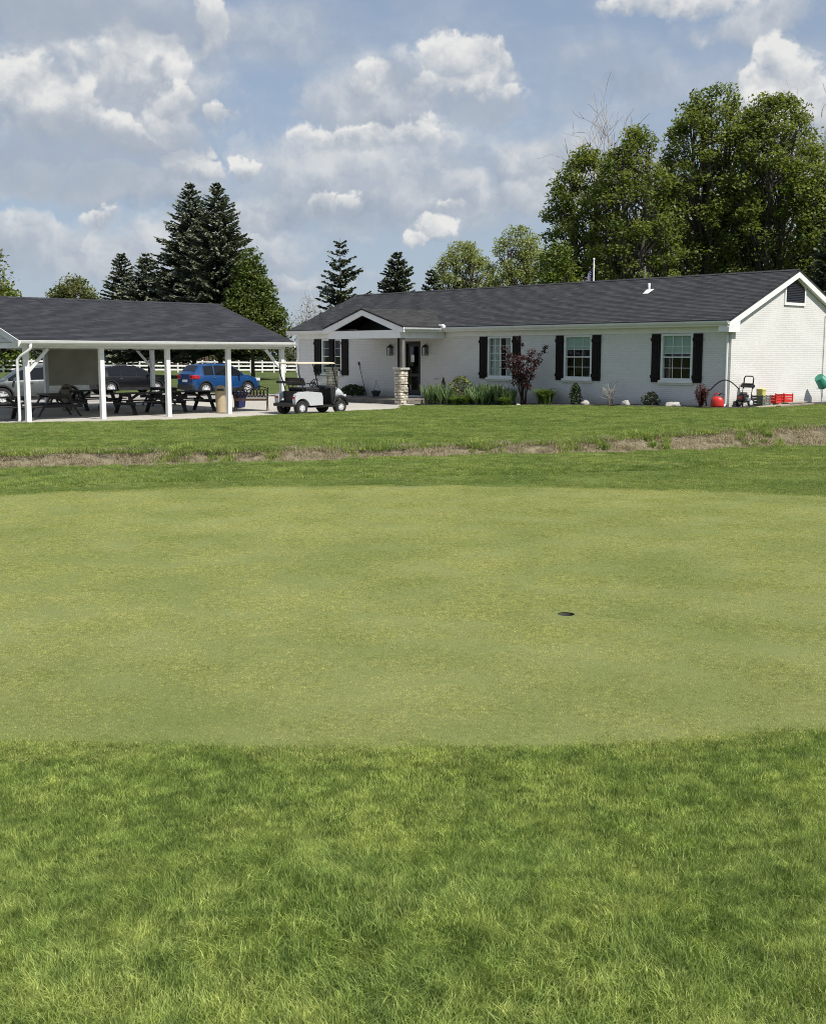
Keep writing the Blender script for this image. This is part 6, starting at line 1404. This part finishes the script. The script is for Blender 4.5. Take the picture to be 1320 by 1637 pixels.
# porch odds and ends
p = wor(C0, hx(585, -0.35), -0.35, DZ); q = wor(C0, hx(574, -0.05), -0.05, 1.35)
t = thing('garden_pole', 'thin dark pole leaning on the wall beside the porch shrub', 'pole', p); v = q - p
MB().tube([(0, 0, 0), tuple(v)], 0.016, 6).build('shaft', 'black_metal', t); MB().bar(v - v.normalized() * 0.02, v + v.normalized() * 0.16, 0.06, 0.05).build('grip', 'black_plastic', t)
p = wor(C0, hx(600.5, -0.5), -0.5, DZ); t = thing('hanging_pot', 'dark plant pot with wire hanger standing on the porch', 'pot', p)
MB().lathe([(0.13, 0.0), (0.17, 0.10), (0.22, 0.22), (0.23, 0.25), (0.20, 0.25), (0.19, 0.22)], 16).build('pot', 'terracotta', t)
m = MB()
for a in (0, 2.1, 4.2): m.tube([(0.22 * math.cos(a), 0.22 * math.sin(a), 0.24), (0.02 * math.cos(a), 0.02 * math.sin(a), 0.62)], 0.006, 4)
m.tube([(0, 0, 0.62), (0, 0, 0.70), (0.04, 0, 0.76), (0.08, 0, 0.72), (0.06, 0, 0.68)], 0.008, 5); m.build('hanger', 'black_metal', t)
rng = np.random.default_rng(5); C = rng.normal(size=(60, 3)) * (0.08, 0.08, 0.02) + (0, 0, 0.25); V, Fs = leaf_quads(C, 0.035); link('plant', npmesh('plant', V, Fs, 'leaf_conifer', rng.random(60)), None, t)

# ------------------------------------------------------------------ clutter at the house corner
def gp2(px, py, z=None):
    p = atz(px, py, 0.0); p.z = ground_z(p.x, p.y) + 0.035; return p
# red fuel can
p = hp_(1149, -0.55); t = thing('fuel_can', 'red plastic fuel can by the downspout', 'fuel can', p, RZ + 0.3)
rr = []
for z_, k in ((0.0, 0.92), (0.03, 1.0), (0.20, 1.0), (0.29, 0.90), (0.35, 0.60), (0.37, 0.40)): rr.append([(0.21 * k * math.cos(a) * (1.0 + 0.12 * abs(math.cos(a))), 0.17 * k * math.sin(a), z_) for a in np.linspace(0, 2 * PI, 17)[:-1]])
loft('can_body', 'red_plastic', t, rr, sub=1)
MB().tube([(-0.12, 0, 0.36), (-0.10, 0, 0.46), (0.02, 0, 0.48), (0.08, 0, 0.42)], 0.018, 8).build('carry_handle', 'red_plastic', t, smooth=True)
MB().tube([(0.05, 0, 0.42), (0.12, 0, 0.48), (0.26, 0, 0.44)], [0.028, 0.018, 0.014], 8).build('spout', 'black_plastic', t, smooth=True)
# pressure washer
p = gp2(1187, 652); t = thing('pressure_washer', 'black wheeled pressure washer with loop handle by the gable wall', 'machine', p, RZ - 0.2)
for sx in (-1, 1):
    m = MB(); m.tube([(sx * 0.19, -0.22, 0.16), (sx * 0.20, -0.05, 0.17), (sx * 0.20, 0.15, 0.20), (sx * 0.21, 0.19, 0.55), (sx * 0.21, 0.23, 0.88)], 0.016, 6); m.build('frame_tube', 'black_metal', t)
MB().tube([(-0.21, 0.23, 0.62), (-0.21, 0.25, 0.98), (-0.16, 0.26, 1.05), (0.16, 0.26, 1.05), (0.21, 0.25, 0.98), (0.21, 0.23, 0.62)], 0.022, 8).build('push_handle', 'black_plastic', t)
MB().tube([(-0.2, 0.0, 0.18), (0.2, 0.0, 0.18)], 0.016, 6).build('cross_tube', 'black_metal', t)
bx('engine', 'black_metal', t, -0.16, -0.14, 0.20, 0.16, 0.12, 0.42, bevel=0.03); MB().lathe([(0.13, 0.42), (0.14, 0.46), (0.11, 0.50), (0.03, 0.51)], 14).build('engine_cover', 'black_plastic', t)
bx('hose_tray', 'black_plastic', t, -0.25, 0.10, 0.66, 0.25, 0.30, 0.76, bevel=0.02); bx('control_panel', 'black_plastic', t, -0.23, 0.12, 0.762, 0.23, 0.27, 0.81, bevel=0.02)
bx('pump', 'grey_metal', t, 0.165, -0.10, 0.20, 0.30, 0.06, 0.32, bevel=0.02); bx('red_badge', 'red_plastic', t, -0.09, -0.15, 0.28, 0.09, -0.142, 0.36)
M = Matrix.Rotation(PI / 2, 4, 'Y')
for sx in (-1, 1):
    wh = bpy.data.objects.new('wheel', None); COL.objects.link(wh); wh.parent = t; wh.location = (sx * 0.26, 0.10, 0.15)
    MB().lathe([(0.09, -0.03), (0.145, -0.03), (0.15, 0.0), (0.145, 0.03), (0.09, 0.03), (0.09, -0.03)], 18, M, cap=False).build('tyre', 'rubber', wh); MB().lathe([(0.095, -0.02), (0.095, 0.02), (0.03, 0.034)], 14, M).build('rim', 'alloy', wh)
    bx('foot', 'rubber', t, sx * 0.19 - 0.02, -0.24, 0.0, sx * 0.19 + 0.02, -0.20, 0.15)
# black hose arching to the shrub
a = gp2(1180, 653.5); b = hp_(1129, -0.55); b.z += 0.55; a.z += 0.62; pts = []
for s_ in np.linspace(0, 1, 14): q = a.lerp(b, s_); q.z += 0.34 * math.sin(PI * min(1, s_ * 1.15)) if s_ < 0.87 else 0; pts.append(q)
pts += [b + Vector((0.02, 0, -0.2)), b + Vector((0.05, -0.02, -0.52))]
tag(MB().tube(pts, 0.022, 6).build('pressure_hose', 'black_plastic', smooth=True), 'black hose arching from the pressure washer over the fuel can', 'hose')
# crates and boards against the gable wall
def gl(x, y): p = wor(C0, x, y); p.z = ground_z(p.x, p.y) + 0.035; return p
def gy_of(px, x):
    k = (px - CX) / FH; b = Vector((C0.x, C0.y, 0)) - d1 * x; return (k * b.y - b.x) / (d2.x - k * d2.y)
def crate(label, x, px_, w, d, h, mat, rot, slats=4, zoff=0.0):
    p = gl(x, gy_of(px_, x)); p.z += zoff; t = thing('crate', label, 'crate', p, RZ + rot, 'crates by the gable wall')
    bx('base', mat, t, -w / 2, -d / 2, 0.0, w / 2, d / 2, 0.02); k = h / slats
    for i in range(slats):
        z0 = 0.022 + k * i; z1 = z0 + k * 0.72
        m = MB(); m.box(-w / 2, -d / 2, z0, w / 2, -d / 2 + 0.015, z1); m.box(-w / 2, d / 2 - 0.015, z0, w / 2, d / 2, z1); m.box(-w / 2, -d / 2 + 0.016, z0, -w / 2 + 0.015, d / 2 - 0.016, z1); m.box(w / 2 - 0.015, -d / 2 + 0.016, z0, w / 2, d / 2 - 0.016, z1); m.build('slat_band', mat, t)
    m = MB()
    for sx in (-1, 1):
        for sy in (-1, 1): m.box(sx * w / 2 - 0.018, sy * d / 2 - 0.018, 0.0, sx * w / 2 + 0.018, sy * d / 2 + 0.018, h + 0.02)
    m.build('corner_posts', mat, t); return t
crate('grey green milk crate holding a yellow tub', 0.55, 1219, 0.50, 0.42, 0.38, 'grey_plastic', PI / 2)
p = gl(0.55, gy_of(1219, 0.55)); t = thing('yellow_tub', 'pale yellow slotted tub sitting in the grey crate', 'tub', (p.x, p.y, p.z + 0.022), RZ + PI / 2)
MB().lathe([(0.14, 0.0), (0.17, 0.5), (0.18, 0.52), (0.165, 0.52), (0.135, 0.03)], 4, Matrix.Rotation(PI / 4, 4, 'Z')).build('tub_wall', 'yellow_plastic', t)
MB().box(-0.13, -0.13, 0.521, 0.13, 0.13, 0.60).build('tub_rim', 'yellow_plastic', t, bevel=0.02)
crate('red plastic crate nearest the grey crate', 0.62, 1240, 0.46, 0.36, 0.26, 'red_plastic', PI / 2 + 0.1, 3, 0.10)
crate('red plastic crate at the far end, tilted a little higher', 0.62, 1256, 0.52, 0.36, 0.28, 'red_plastic', PI / 2 - 0.05, 3, 0.12)
for k, (x_, pa, pb, zo, lb) in enumerate(((0.95, 1212, 1262, 0.0, 'long weathered board lying in front of the red crates'), (0.62, 1226, 1290, 0.05, 'long weathered board under the red crates'), (1.15, 1248, 1300, 0.0, 'grey board ending near the green bucket'))):
    a = gl(x_, gy_of(pa, x_)); b = gl(x_ - 0.1, gy_of(pb, x_ - 0.1)); a.z += zo; b.z += zo
    tag(MB().bar(a + Vector((0, 0, 0.005)), b + Vector((0, 0, 0.03)), 0.20, 0.04).build('loose_board', 'board_wood'), lb, 'board', 'boards by the gable wall')
# green bucket tipped over a stake
p = gp2(1313, 645.5); t = thing('stake', 'thin metal stake standing in the lawn under the green bucket', 'stake', p)
v = Vector((-0.09, 0.0, 0.98)); MB().tube([(0, 0, -0.1), tuple(v)], 0.014, 6).build('rod', 'grey_metal', t); MB().box(-0.03, -0.015, 0.0, 0.03, 0.015, 0.04).build('foot_plate', 'grey_metal', t)
axis_ = Vector((-0.72, -0.35, 0.72)).normalized(); o_ = p + v * 0.93 + Vector((0.08, 0.03, -0.12)); M = axis_.to_track_quat('Z', 'Y').to_matrix().to_4x4()
t = thing('green_bucket', 'green plastic bucket tipped upside down on the stake', 'bucket', o_); t.rotation_euler = M.to_euler()
MB().lathe([(0.235, -0.16), (0.245, -0.16), (0.25, -0.12), (0.235, -0.11), (0.18, 0.24), (0.165, 0.25)], 22, cap=False).build('bucket_wall', 'green_plastic', t, smooth=True)
MB().lathe([(0.168, 0.242), (0.168, 0.255)], 22).build('bucket_base', 'green_plastic', t); MB().tube([(0.24 * math.cos(a), 0.24 * math.sin(a) * 0.3 - 0.22, -0.14 - 0.1 * math.sin(a)) for a in np.linspace(0, PI, 11)], 0.006, 5).build('bail_handle', 'grey_metal', t)
# thin service cable on the gable wall
tag(MB().tube([(0.05, gy_of(1316, 0.05), 3.3), (0.05, gy_of(1316, 0.05), 1.2), (0.05, gy_of(1318, 0.05), 0.2)], 0.012, 5).build('wall_cable', 'grey_metal', HS), None)
